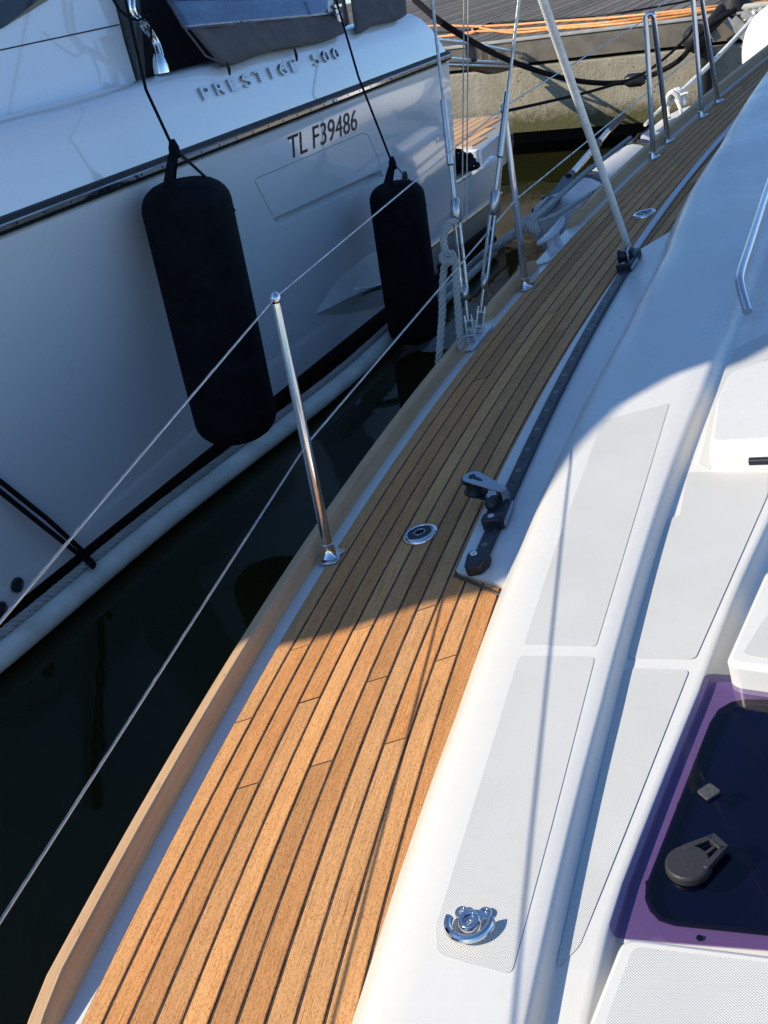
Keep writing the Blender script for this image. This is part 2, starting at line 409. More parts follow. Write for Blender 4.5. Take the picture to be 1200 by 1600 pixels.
# toe rail in three lengths
def toe_rail(y0, y1, near_ramp=False, r0=True, r1=True):
    mb = MB(); rows = []; n = max(6, int((y1-y0)/.06))
    ys = list(np.linspace(y0, y1, n))
    for i, Y in enumerate(ys):
        h = .041; d0 = Y-y0; d1 = y1-Y
        if r0: h *= min(1, .55+.45*math.sqrt(min(1, max(0, d0)/.05)))
        if r1: h *= min(1, .75+.25*math.sqrt(min(1, max(0, d1)/.05)))
        if near_ramp: h = max(.004, min(.041, .041*(Y-.90)/.14)) if Y < 1.04 else .041
        c = .004
        rows.append([dk(Y, -.0735, -.006), dk(Y, -.0735-.002, h*.5), dk(Y, -.078, h-c), dk(Y, -.078-c, h), dk(Y, -.106+c, h), dk(Y, -.107, h-c), dk(Y, -.112, -.012)])
    mb.loft(rows); mb.add(rows[0], [tuple(range(6, -1, -1))]); mb.add(rows[-1], [tuple(range(7))])
    o = obj('toe_rail', mb, TEAKR, sail, angle=28); return o
ra = toe_rail(.82, 3.28, near_ramp=True, r0=False); toe_rail(3.50, 3.93); toe_rail(4.33, 7.2, r1=False)
for Y in (1.13, 1.42, 1.71, 2.0, 2.4, 2.8):                 # wooden plugs
    mb = MB(); mb.lathe(dk(Y, -.092, .0405), DN, [(0, .007), (.0009, .007), (.0011, .0062)], 16); obj('plug', mb, TEAKR, ra)

# --------------------------------------------------------- coachroof
TY = [.30, .60, .88, 1.22, 1.42, 2.19, 2.78, 3.3, 3.95, 4.55, 5.8, 7.0]
T_base = [.33, .362, .391, .415, .43, .456, .478, .47, .395, .35, .18, .02]
T_pL = [.49, .51, .53, .56, .57, .592, .615, .615, .54, .49, .33, .17]
T_pR = [.585, .607, .642, .685, .705, .752, .775, .77, .72, .68, .53, .38]
T_gR = [.63, .655, .695, .742, .765, .862, .905, .90, .83, .78, .64, .5]
T_qR = [.65, .675, .73, .845, .90, 1.14, 1.32, 1.45, 1.5, 1.5, 1.4, 1.2]
def tab(T, Y): return float(np.interp(Y, TY, T))
RH = .10; STEP = .032                                      # inner half of the roof lies a step lower
def roof_profile(Y):
    b, pL, pR, gR, qR = (tab(T, Y) for T in (T_base, T_pL, T_pR, T_gR, T_qR))
    gw = gR-pR; d = STEP*(1-.6*max(0, min(1, (Y-2.5)/1.2)))
    P = [(b, -.014), (b+.002, .006), (b+.012, .020), (b+.032, .045), (b+.052, .074), (b+.070, .090), (b+.09, .0975), (pL-.012, RH), (pL, RH), ((pL+pR)/2, RH+.001), (pR, RH), (pR+.48*gw, RH-.0005), (pR+.56*gw, RH-.003), (pR+.62*gw, RH-.009), (pR+.67*gw, RH-d*.55), (pR+.73*gw, RH-d*.9), (pR+.79*gw, RH-d), (gR-.004, RH-d), (gR, RH-d+.001), (gR+.006, RH-d+.001), ((gR+qR)/2, RH-d+.001), (qR, RH-d), (qR+.009, RH-d), (qR+.014, RH-d-.004), (qR+.018, RH-d-.014), (qR+.024, RH-.070), (qR+.05, RH-.080), (qR+.8, RH-.082), (qR+2.4, RH-.085)]
    return P
mb = MB(); yy = list(np.linspace(.30, 7.0, 110))
rows = [[dk(Y, o, h) for o, h in roof_profile(Y)] for Y in yy]
mb.loft(rows); roof = obj('coachroof', mb, GEL, sail, angle=75)
# non-skid panels
def panel(px, h, r=.012, name='nonskid_panel', par=None, th=.0006, matl=None, hole=None):
    P = rounded([pd(x, y, h) for x, y in px], r)
    mb = MB(); n = len(P); T = dkt(1.3); S_ = np.cross(DN, T)
    top = [p+DN*th for p in P]; uv = [(p@T, p@S_) for p in top]
    c = sum(top)/n
    nn = sum((np.cross(P[i]-P[0], P[(i+1) % n]-P[0]) for i in range(1, n-1)), V(0, 0, 0))
    if nn@DN < 0: top = top[::-1]; P = P[::-1]; uv = uv[::-1]
    mb.add(top, [tuple(range(n))], uv); mb.add(P+top, [(i, (i+1) % n, (i+1) % n+n, i+n) for i in range(n)])
    return obj(name, mb, matl or NONSKID, par or roof, smooth=False)
panel([(818, 1008), (870, 850), (941, 658), (1046, 630), (990, 815), (931, 1011)], RH+.0004, .010)
panel([(811, 1025), (930, 1026), (862, 1290), (799, 1524), (683, 1492), (681, 1448), (747, 1235)], RH+.0004, .012)
panel([(981, 1029), (1039, 812), (1062, 806), (1075, 738), (1200, 738), (1200, 772), (1086, 1030)], RH-STEP+.0014, .010)
panel([(975, 1044), (1077, 1047), (985, 1280), (905, 1480), (868, 1515), (915, 1310)], RH-STEP+.0014, .010)
panel([(1092, 725), (1122, 610), (1150, 545), (1200, 520), (1230, 540), (1140, 602), (1122, 640), (1110, 735)], RH-STEP+.0014, .008)
# raised white locker lids beside the hatch and the smooth fairing
def lid(px, h, ht, name, label_mat=GEL, r=.02, bev=.008, top=None, par=None):
    P = rounded([pd(x, y, h) for x, y in px], r); mb = MB(); mb.prism([p-DN*ht for p in P], DN, ht)
    o = obj(name, mb, label_mat, par or roof, bevel=bev, angle=50)
    if top: panel(top, h+.0012, .01, par=o)
    return o
lid([(1197, 888), (1134, 1030), (1146, 1038), (1330, 1062), (1380, 890)], RH+.012, .08, 'raised_moulding', top=[(1232, 905), (1160, 1022), (1330, 1045), (1370, 905)])
lid([(972, 1462), (915, 1606), (880, 1760), (1400, 1760), (1400, 1515)], RH+.014, .085, 'raised_moulding', top=[(990, 1479), (952, 1580), (910, 1740), (1380, 1740), (1380, 1527)])
# fairing
mb = MB(); q = [pd(x, y, RH-STEP+.001) for x, y in ((1110, 737), (1330, 728), (1340, 620), (1225, 585), (1140, 612), (1120, 660))]
zs = [(0, 1.), (.03, .985), (.05, .95), (.058, .88)]
c0 = sum(q)/len(q); rr = rounded(q, .02, 4)
rows = [[c0+(p-c0)*k+DN*h for p in rr] for h, k in zs]
mb.loft(rows, closed=True); mb.add(rows[-1], [tuple(range(len(rr)))])
obj('mast_base_fairing', mb, GEL, roof, angle=60)
# black control-line bar by the fairing
mb = MB(); a = pd(1171, 721, RH+.075); b = pd(1290, 717, RH+.075); mb.tube([a+(a-b)*.01, a, b], [.003, .0075, .0075], 12); obj('winch_handle_bar', mb, BLACK, roof)
# handrail on the coachroof
mb = MB(); path = curve([pd(1168, 487, RH+.004), pd(1158, 452, RH+.035), pd(1157, 428, RH+.05), pd(1172, 380, RH+.055), pd(1205, 278, RH+.055), pd(1245, 160, RH+.055)], 8)
mb.tube(path, .0125, 14); obj('grab_rail', mb, CHROME, roof)
# hatch
HH = RH-.052
outer = [(1103, 1064), (950, 1455), (960, 1475), (1420, 1512), (1480, 1085)]
inner = [(1128, 1097), (1010, 1400), (1032, 1440), (1395, 1478), (1445, 1115)]
Po = rounded([pd(x, y, HH) for x, y in outer], .015); Pi = rounded([pd(x, y, HH) for x, y in inner], .05, 6)
hb = MB()
def ring(mb, A, B_, n=72):
    c = sum(B_)/len(B_); e1 = dkt(1.0); e2 = np.cross(DN, e1)
    def cast(P, a):
        d = (math.cos(a), math.sin(a)); best = None; Q = [((p-c)@e1, (p-c)@e2) for p in P]
        for (x0, y0), (x1, y1) in zip(Q, Q[1:]+Q[:1]):
            den = d[0]*(y1-y0)-d[1]*(x1-x0)
            if abs(den) < 1e-12: continue
            t = (x0*(y1-y0)-y0*(x1-x0))/den; u = (x0*d[1]-y0*d[0])/den
            if t > 0 and -1e-6 <= u <= 1+1e-6: best = max(best or 0, t)
        return c+(e1*d[0]+e2*d[1])*best
    an = [2*math.pi*k/n for k in range(n)]; a = [cast(A, q) for q in an]; b = [cast(B_, q) for q in an]
    mb.loft([a, b], closed=True); return a, b
a_, b_ = ring(hb, Po, Pi)
hatch = obj('deck_hatch', hb, GEL, sail, angle=40)
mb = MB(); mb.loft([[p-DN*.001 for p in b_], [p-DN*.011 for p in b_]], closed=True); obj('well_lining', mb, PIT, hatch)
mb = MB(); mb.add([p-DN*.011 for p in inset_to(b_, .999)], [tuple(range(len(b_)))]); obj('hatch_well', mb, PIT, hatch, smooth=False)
mb = MB(); sealp = [p+DN*.0025 for p in inset_to(b_, 1.012)]; mb.tube(sealp, .0035, 6, closed=True); obj('rubber_seal', mb, RUBBER, hatch)
mb = MB(); mb.prism([p+DN*.008 for p in inset_to(Po, .992)], DN, .010); obj('pane', mb, ACRYLIC, hatch, smooth=False, bevel=.0015)
# hatch handle: disc with an open arm
hc = pd(1075, 1350, HH+.026); ht = pd(1124, 1318, HH+.026); ax = ht-hc; ln = np.linalg.norm(ax); ax /= ln; sd = np.cross(DN, ax)
mb = MB(); mb.lathe(hc-DN*.008, DN, [(0, .0285), (.002, .0295), (.010, .0285), (.013, .026), (.0135, .0), ], 28)
def bar(a, b, wd, th=.0045):
    d = (b-a)/np.linalg.norm(b-a); mb.box((a+b)/2, (b-a)/2, np.cross(DN, d)*wd, DN*th)
for s_ in (-1, 1): bar(hc+ax*.010+sd*.021*s_+DN*.001, ht+sd*.0105*s_+DN*.001, .0038)
bar(ht+sd*.0143-ax*.002+DN*.001, ht-sd*.0143-ax*.002+DN*.001, .0062); bar(hc+ax*.02-sd*.004+DN*.0005, ht-sd*.003+DN*.0005, .0024)
obj('hatch_handle', mb, plain('grey hatch handle', (.030, .030, .031), .42, .25, 240), hatch, bevel=.0012)
mb = MB(); c = pd(1108, 1239, HH+.019); mb.prism(rounded([c+ax*i*.012+sd*j*.011 for i, j in ((-1, -1), (1, -1), (1, 1), (-1, 1))], .004), DN, .004); obj('hatch_stop', mb, plain('grey stop pad', (.06, .06, .06), .5, .4, 200), hatch, bevel=.001)
for x, y in ((1107, 1150), (1062, 1258), (1013, 1380), (1093, 1466)):
    mb = MB(); mb.lathe(pd(x, y, HH+.002), DN, [(0, .004), (.002, .0035), (.0025, 0)], 10); obj('screw', mb, RUBBER, hatch)
# folding pad eye
pc = pd(738, 1440, RH+.002); T = dkt(1.0); ey = pd(752, 1385, RH+.002)-pc; ey /= np.linalg.norm(ey); ex = np.cross(ey, DN)
at = lambda i, j, k=0: pc+ex*i+ey*j+DN*k
mb = MB(); mb.prism(rounded([at(-.017, .002), at(-.012, .014), at(.012, .014), at(.017, .002), at(.012, -.017), at(-.012, -.017)], .006), DN, .006)
for s_ in (-1, 1): mb.lathe(at(.0155*s_, .0105), DN, [(0, .0095), (.0045, .0092), (.0055, .008), (.0056, .005), (.003, .0045), (.003, 0)], 18)
mb.lathe(at(0, -.006), DN, [(0, .0155), (.010, .0145), (.013, .0125), (.013, .009), (.007, .008), (.007, 0)], 24)
pe = obj('pad_eye', mb, CHROME, sail, bevel=.0008)
mb = MB(); mb.tube([at(.028*math.cos(t), -.007+.026*math.sin(t), .009) for t in np.linspace(math.radians(168), math.radians(372), 26)], .0055, 10); obj('ring', mb, CHROME, pe)
for i, j, k in ((-.0155, .0105, .0035), (.0155, .0105, .0035), (0, -.006, .0075)):
    mb = MB(); mb.lathe(at(i, j, k), DN, [(0, .0042), (.0008, .0042), (.0008, .0018), (-.001, .0016), (-.001, 0)], 12); obj('screw', mb, ALU, pe)

# --------------------------------------------------------- genoa track on its white pad
PADH = .010
pl = [dk(Y, .322, PADH) for Y in np.linspace(1.886, 3.66, 30)]; pr_ = [dk(Y, tab(T_base, Y)+.02, PADH) for Y in np.linspace(1.755, 3.80, 30)]
mb = MB(); rows = [[a-DN*.012, a, b] for a, b in zip(pl, pr_)]
mb.loft(rows); mb.add([rows[0][0], rows[0][1], rows[0][2], rows[0][2]-DN*.012], [(0, 3, 2, 1)]); mb.add([rows[-1][0], rows[-1][1], rows[-1][2], rows[-1][2]-DN*.012], [(0, 1, 2, 3)])
pad = obj('track_pad', mb, GEL, sail, bevel=.0015)
mb = MB(); edge = [dk(Y, .3165, .001) for Y in np.linspace(1.878, 3.67, 30)]; e2 = [p+DN*0 for p in edge]
mb.loft([[dk(Y, .3155, -.003), dk(Y, .3155, .0012), dk(Y, .323, .0012)] for Y in np.linspace(1.875, 3.67, 30)])
mb.tube([dk(1.879, .3195, .001), dk(1.746, .447, .001)], .0042, 6); obj('pad_caulking', mb, CAULK, pad)
trk = lambda Y, o=0, h=0: dk(Y, .3735+.008*math.sin((Y-1.85)/1.75*math.pi)-.026*max(0, (Y-2.2)/1.4)+o, PADH+h)
mb = MB(); ys = np.linspace(1.86, 3.57, 40)
mb.loft([[trk(Y, -.016, 0), trk(Y, -.016, .012), trk(Y, -.0135, .0135), trk(Y, .0135, .0135), trk(Y, .016, .012), trk(Y, .016, 0)] for Y in ys]); track = obj('genoa_track', mb, ANOD, pad, angle=25)
Yk = 1.93; i = 0
while Yk < 3.5:
    mb = MB(); p = trk(Yk, 0, .0132)
    if i % 2 == 0: mb.lathe(p, DN, [(0, .0068), (.0010, .0064), (.0010, .0040), (.0002, .0036), (.0002, 0)], 12); obj('screw', mb, STEEL, track)
    else: mb.lathe(p, DN, [(0, .0055), (.0007, .005), (.0007, 0)], 10); obj('stop_hole', mb, RUBBER, track)
    Yk += .0495; i += 1
# end stop
t0 = dkt(1.85); sd = np.cross(t0, DN); c = trk(1.866, 0, 0)
mb = MB(); P = [c+t0*i*.001+sd*j*.001 for i, j in ((32, -18), (32, 18), (22, 27), (-6, 27), (-30, 16), (-36, -12), (-26, -20), (20, -24))]
mb.prism(P, DN, .026); es = obj('track_end_stop', mb, BLACK, pad, bevel=.004)
mb = MB(); mb.lathe(c+t0*.018-sd*.008+DN*.026, DN, [(0, .0085), (.001, .008), (.001, .0035), (0, .003), (0, 0)], 14); obj('screw', mb, CHROME, es)
# near lead car and its block
def lead_car(Yc, block=True):
    c = trk(Yc, 0, .004); t = dkt(Yc); sd = np.cross(t, DN)
    A = lambda i, j, k: c+t*i*.001+sd*j*.001+DN*k*.001
    mb = MB(); mb.box(A(0, 0, 12), t*.043, sd*.023, DN*.014); mb.box(A(-38, 0, 14), t*.016, sd*.026, DN*.016); mb.box(A(40, -2, 14), t*.018, sd*.026, DN*.017)
    car = obj('lead_car', mb, BLACK, pad, bevel=.006)
    mb = MB(); mb.box(A(0, 25, 8), t*.048, sd*.0025, DN*.006); obj('car_strip', mb, ALU, car, bevel=.001)
    mb = MB(); mb.lathe(A(12, -12, 26), DN, [(0, .016), (.012, .015), (.018, .010), (.02, 0)], 18); obj('pull_pin', mb, BLACK, car); mb = MB(); mb.lathe(A(-40, -2, 29), DN, [(0, .008), (.002, .0075), (.002, 0)], 12); obj('screw', mb, ALU, car)
    return car, A, t, sd
car, A, t, sd = lead_car(2.045)
hinge = pd(786, 776, .048); fx = pd(741, 757, .056); bx = fx-hinge; bl = np.linalg.norm(bx); bx /= bl
bn = DN-bx*(DN@bx); bn /= np.linalg.norm(bn); bs = np.cross(bn, bx)
def cheek(h):
    out = [hinge+bn*h+bs*.013, ]; P = []
    for a_ in np.linspace(-math.pi/2, math.pi/2, 14): P.append(fx+bn*h+bx*.024*math.cos(a_)+bs*.024*math.sin(a_))
    P += [hinge+bn*h+bs*.011-bx*.004, hinge+bn*h-bs*.011-bx*.004]
    return P
blk = MB(); blk.prism(cheek(.019), bn, .0035); blk.prism(cheek(-.023), bn, .0035); blk.box(hinge, bx*.010, bs*.010, bn*.022)
bo = obj('sheet_block', blk, CHROMED, car, bevel=.0008)
mb = MB(); mb.lathe(fx-bn*.018, bn, [(0, .029), (.004, .0285), (.010, .022), (.018, .0205), (.026, .022), (.032, .0285), (.036, .029)], 26); obj('sheave', mb, BLACK, bo)
mb = MB(); mb.lathe(fx+bn*.022, bn, [(0, .010), (.002, .009), (.002, .004), (.001, 0)], 16); obj('axle', mb, BLACK, bo)
mb = MB(); P = [fx+bn*.0228-bx*.012+bs*.006, fx+bn*.0228-bx*.012-bs*.006, fx+bn*.0228-bx*.036-bs*.0025, fx+bn*.0228-bx*.036+bs*.0025]; mb.prism(P, bn, .0004); obj('cheek_slot', mb, BLACK, bo)
# far lead car carrying the sheet
car2, A2, t2, sd2 = lead_car(3.52)
mb = MB(); mb.lathe(A2(10, -8, 40), sd2, [(-.016, .026), (-.01, .018), (.01, .018), (.016, .026)], 18); mb.box(A2(40, 0, 30), t2*.02, sd2*.018, DN*.022); obj('sheave', mb, BLACK, car2, bevel=.003)
mb = MB(); mb.box(A2(10, -26, 40), t2*.022, sd2*.0015, DN*.024); mb.box(A2(10, 10, 40), t2*.022, sd2*.0015, DN*.024); obj('cheek', mb, CHROME, car2, bevel=.003)
mb = MB(); mb.box(trk(3.60, 0, .014), dkt(3.6)*.03, np.cross(dkt(3.6), DN)*.024, DN*.017); obj('track_end_stop', mb, BLACK, pad, bevel=.006)

# flat white jackline strip forward of the track
mb = MB(); rows = [[dk(Y, o-.014, .004), dk(Y, o-.013, .010), dk(Y, o+.013, .010), dk(Y, o+.014, .004)] for Y, o in [(Y, .318-.035*(Y-3.75)) for Y in np.linspace(3.70, 6.2, 30)]]
mb.loft(rows); obj('jackline_webbing', mb, FLAG, sail, angle=30)
# deck filler caps
for (x, y), R_ in (((657, 836), .044), ((1007, 335), .048)):
    p = pd(x, y, .0); mb = MB(); mb.lathe(p, DN, [(-.003, R_), (.003, R_), (.0075, R_*.93), (.0095, R_*.82), (.0085, R_*.72), (.0065, R_*.70), (.0065, 0)], 32); f_ = obj('deck_filler', mb, CHROME, sail, angle=50)
    mb = MB(); mb.lathe(p+DN*.0066, DN, [(0, R_*.68), (.0014, R_*.66), (.0014, R_*.3), (-.0, R_*.27), (0, 0)], 28); ca = obj('cap', mb, plain('dark navy cap', (.012, .018, .03), .4), f_)
    mb = MB(); mb.tube([p+DN*.0085+R_*.30*(math.cos(a)*V(1, 0, DA)+math.sin(a)*V(0, 1, DB)) for a in np.linspace(0, 6.28, 20)], .0012, 6); obj('socket_ring', mb, CHROME, ca)

# --------------------------------------------------------- stanchions and lifelines
LEAN = V(-.0205, .101, 1.0)
def stanchion(P, top, H=.62, r=.0125, two=True):
    d = top-P; l = np.linalg.norm(d); d /= l
    mb = MB(); mb.lathe(P, d, [(0, r*1.05), (.02, r*1.05), (l*.5, r*.98), (l-.03, r*.72), (l-.02, r*.68)], 18)
    s = obj('stanchion', mb, CHROME, sail)
    mb = MB(); mb.lathe(P+d*(l-.022), d, [(0, r*.55), (.006, r*.9), (.014, r*1.05), (.022, r*.8), (.027, r*.3)], 16); obj('stanchion_cap', mb, CHROME, s)
    Y = P[1]; t = dkt(Y); sd = np.cross(t, DN)
    mb = MB(); c = P-DN*(P@DN)+DN*.0; pp = [c+t*i*.001+sd*j*.001 for i, j in ((-32, -14), (-26, -24), (-10, -20), (0, -16), (10, -20), (26, -24), (32, -12), (34, 10), (30, 28), (18, 34), (0, 26), (-18, 34), (-30, 28), (-34, 10))]
    mb.prism([p+DN*.001 for p in pp], DN, .005); mb.lathe(P+DN*.005, d, [(0, r*1.9), (.008, r*1.5), (.022, r*1.25), (.035, r*1.2)], 18); obj('stanchion_base', mb, CHROME, s, bevel=.0015)
    return s
SP = {}
def near_vertical(P, x, y, H):                               # point on the photo ray closest to P + H up
    d = rd(x, y); d /= np.linalg.norm(d); q = P+V(0, 0, H); return CC+d*((q-CC)@d)
P1, P2 = S1, pd(822, 450)
T1 = P1+LEAN*.637; T2 = near_vertical(P2, 787, 163, .63)
P0 = dk(.2, -.055); T0 = V(-.732, .20, .506)
stanchion(P1, T1); stanchion(P2, T2); stanchion(P0, T0)
# two inverted-U gate stanchions
def gate(pa, pb, ta, tb):
    mb = MB(); path = [pa, ta]; m = (ta+tb)/2; up = V(0, 0, 1)
    path = [pa]+[pa+(ta-pa)*k for k in (.3, .6, .9)]+[ta]
    e = tb-ta
    for a in np.linspace(.15, math.pi-.15, 8): path.append(m-e/2*math.cos(a)+up*np.linalg.norm(e)*.5*math.sin(a))
    path += [tb]+[tb+(pb-tb)*k for k in (.1, .4, .7)]+[pb]
    mb.tube(path, .0125, 12); g_ = obj('gate_stanchion', mb, CHROME, sail)
    for p in (pa, pb):
        t = dkt(p[1]); sd = np.cross(t, DN); mb = MB(); mb.prism([p+t*i*.001+sd*j*.001+DN*.001 for i, j in ((-30, -18), (30, -18), (34, 8), (26, 30), (0, 22), (-26, 30), (-34, 8))], DN, .005)
        mb.lathe(p+DN*.004, DN, [(0, .022), (.02, .016), (.03, .015)], 14); obj('stanchion_base', mb, CHROME, g_, bevel=.0015)
G1a, G1b = pd(1021, 248), pd(1044, 222); gta = near_vertical(G1a, 1009, 30, .60); gtb = near_vertical(G1a, 1021, 26, .60)
gate(G1a, G1b, gta, gtb)
G2a, G2b = pd(1097, 183), pd(1122, 160); gate(G2a, G2b, near_vertical(G2a, 1080, -38, .60), near_vertical(G2a, 1090, -42, .60))
def wire(pts, r=.0028, name='lifeline', sag=0):
    mb = MB(); P = []
    for a, b in zip(pts, pts[1:]):
        for k in np.linspace(0, 1, 8, endpoint=False): P.append(a+(b-a)*k-V(0, 0, sag*4*k*(1-k)))
    P.append(pts[-1]); mb.tube(P, r, 8); return obj(name, mb, WIRE, sail)
M1 = P1+(T1-P1)*.455; M0 = M1+(V(-.561, .848, .200)-M1)*((M1[1]-.2)/(M1[1]-.848)); M2 = P2+(T2-P2)*.50
MG = near_vertical(G1a, 1013, 143, .33); MG2 = near_vertical(G2a, 1088, 85, .33)
tp = lambda T, P: T-(T-P)/np.linalg.norm(T-P)*.008
wire([tp(T0, P0), tp(T1, P1)], .0022); wire([tp(T1, P1), tp(T2, P2), gta, near_vertical(G2a, 1080, -38, .59)], .0024)
wire([M0, M1], .0023); wire([M1, M2, MG, MG2], .0028)

# --------------------------------------------------------- shrouds, chain plates, mooring cleat
CP = pd(738, 528)
def rig(pxs, ext, wr=.0052):
    # pxs: photo points from deck to picture top; the wire stands in a plane square to the boat through the chain plate
    (xa, ya), (xt, yt) = pxs[0], pxs[-1]; a = pd(xa, ya, .02)
    tops = CC+rd(xt, yt)/np.linalg.norm(rd(xt, yt))*(np.linalg.norm(a-CC)*1.0)
    d = (tops-a); return a, d
def turnbuckle(a, d, fr, name='turnbuckle', par=None):
    l = np.linalg.norm(d); u = d/l
    up = lambda k: a+d*k
    side = np.cross(u, CW); side /= np.linalg.norm(side); fr2 = np.cross(u, side)
    mb = MB()
    # toggle jaws
    for s_ in (-1, 1): mb.box(a+u*.035+side*.011*s_, u*.045, side*.0025, fr2*.011)
    mb.lathe(a+u*.012-side*.017, side, [(0, .008), (.034, .008)], 12); mb.lathe(a+u*.062-side*.017, side, [(0, .008), (.034, .008)], 12)
    mb.tube([a+u*.06, a+u*.17], .007, 10)                    # lower screw
    L0, L1 = fr[0], fr[1]
    for s_ in (-1, 1): mb.tube([a+u*L0+side*.008*s_, a+u*L1+side*.008*s_], .006, 8)
    mb.lathe(a+u*L0, u, [(-.03, .008), (-.02, .0125), (.015, .0125), (.02, .008)], 12); mb.lathe(a+u*L1, u, [(-.02, .010), (-.01, .0165), (.05, .0165), (.06, .010)], 14)
    o = obj(name, mb, CHROMED, par, angle=45)
    mb = MB(); mb.tube([a+u*(L1+.05), a+u*(L1+.16), a+u*(L1+.165), a+u*(L1+.36)], [.0075, .0075, .012, .010], 12); obj('swage_stud', mb, CHROMED, par)
    return o
aA, dA_ = rig([(735, 530), (675, 0)], 1); aB, dB_ = rig([(748, 516), (811, 0)], 1)
for a, d, fr in ((aA, dA_, (.16, .40)), (aB, dB_, (.17, .40))):
    u = d/np.linalg.norm(d); mb = MB(); mb.tube([a+u*.5, a+u*7.5], .0052, 10); sh = obj('shroud', mb, WIRE, sail)
    turnbuckle(a, d, fr, par=sh)
mb = MB(); c = pd(741, 531, .0); t = dkt(c[1]); sd = np.cross(t, DN)
mb.prism(rounded([c+t*i+sd*j+DN*.001 for i, j in ((-.10, -.05), (.11, -.05), (.11, .035), (-.10, .035))], .012), DN, .007); mb.box(c+DN*.02+t*-.02, t*.012, sd*.004, DN*.03); mb.box(c+DN*.02+t*.045, t*.012, sd*.004, DN*.03)
obj('chain_plate', mb, GEL, sail, bevel=.002)
# thin flag halyards beside the shroud
mb = MB()
for x0, y0, x1, y1 in ((722, 352, 725, 0), (729, 345, 731.5, 0)):
    a = aA+(dA_/np.linalg.norm(dA_))*.46; a = CC+rd(x0, y0)/np.linalg.norm(rd(x0, y0))*np.linalg.norm(a-CC); b = CC+rd(x1, y1)/np.linalg.norm(rd(x1, y1))*np.linalg.norm(a-CC); mb.tube([a, b, b+(b-a)*2.5], .0022, 6)
fh = obj('flag_halyard', mb, ROPEG, sail)
# cleat
c = pd(880, 372, .0); t = dkt(c[1]); sd = np.cross(t, DN)
mb = MB(); mb.prism(rounded([dk(Y, o, -.002) for Y, o in ((3.95, -.108), (4.32, -.108), (4.32, -.0385), (3.95, -.0385))], .01), DN, .006); cb = obj('cleat_plinth', mb, GEL, sail, bevel=.003)
c = dk(4.10, -.072, .004); t = dkt(4.1); sd = np.cross(t, DN)
mb = MB()
for s_ in (-1, 1): mb.lathe(c+t*.032*s_, DN, [(0, .024), (.01, .017), (.04, .016), (.058, .02)], 16)
prof = [(-.155, .004, .074), (-.13, .014, .070), (-.07, .023, .062), (0, .026, .060), (.07, .023, .062), (.13, .014, .070), (.155, .004, .074)]
mb.loft([[c+t*x+sd*wd*math.cos(a)+DN*(z+.009*math.sin(a)) for a in np.linspace(0, 2*math.pi, 12, endpoint=False)] for x, wd, z in prof], closed=True, cap=True)
obj('cleat', mb, plain('satin cast alloy', (.62, .63, .65), .35, .05, 20), cb)

# --------------------------------------------------------- jib sheet (a rope of its own)
a = pd(984, 392, .045); b = CC+rd(848, 0)/np.linalg.norm(rd(848, 0))*3.15; mb = MB()
mb.tube([A2(12, -8, 22), A2(-4, -8, 30), a, a+(b-a)*.5, b, b+(b-a)*.8], [.009, .0105, .0115, .0125, .0128, .013], 14)
js = obj('jib_sheet', mb, ROPEW); tag(js, 'thick white jib sheet rising from the black lead car on the genoa track', 'rope')

# ================================================================== POWER BOAT
pbt = thing('motor_yacht', 'white motor yacht with grey canvas and black lettering on its shaded side', 'motor yacht', pw(0, -2, WZ))
HP = [(-1.35, -.35), (-1.06, -.02), (-.98, .0), (-.96, .012), (-.70, .05), (-.45, .09), (-.2, .135), (0, .17), (.2, .20), (.40, .228), (.49, .24), (.535, .235), (.60, .215), (.70, .195), (.78, .165), (.825, .125), (.845, .06), (.83, .0), (.80, -.10), (.80, -1.0), (.80, -2.0)]
NC = -2.0
def s_end(z): return float(np.interp(z, [-.45, 0, .48, .60, .75, .87], [3.88, 3.74, 3.61, 3.56, 3.42, 3.20]))
def pbw(s):
    if s > -3.5: return 1.0
    k = min(1, (-3.5-s)/7.5); return math.sqrt(max(0.0004, 1-k**2.2))
def hull_n(z): 
    zs = [p[0] for p in HP[:15]]; return float(np.interp(z, zs, [p[1] for p in HP[:15]]))
def hull_loft(prof, sb, send):
    rows = []
    for t in list(np.linspace(0, .55, 16))+list(np.linspace(.58, 1, 22)):
        near = []; far = []
        for z, n in prof:
            s = sb+t*(send(z)-sb); k = pbw(s); rise = .5*(max(0, -3.5-s)/7)**1.6 if z > -.6 else 0
            near.append(pw(s, NC+(n-NC)*k, z+rise)); far.append(pw(s, NC-(n-NC)*k, z+rise))
        rows.append(near+far[::-1][1:])
    return rows
up = [p for p in HP if p[0] >= -.46]; lo = [p for p in HP if p[0] <= -.44]
mb = MB(); rows = hull_loft(up, -11., s_end); mb.loft(rows)
mb.add(rows[-1], [tuple(range(len(rows[-1])))])
hull = obj('hull', mb, GEL2, pbt, angle=40)
mb = MB(); rows = hull_loft([p for p in lo if p[0] >= -.97], -11., lambda z: 5.02+.1*(z+.45)); mb.loft(rows); mb.add(rows[-1], [tuple(range(len(rows[-1])))])
# top of the low quarter aft of the transom
obj('lower_hull', mb, GEL2, pbt, angle=40)
mb = MB(); rows = hull_loft([p for p in lo if p[0] <= -.955], -11., lambda z: 4.95); mb.loft(rows); mb.add(rows[-1], [tuple(range(len(rows[-1])))]); obj('boot_stripe', mb, BOOT, pbt, angle=40)
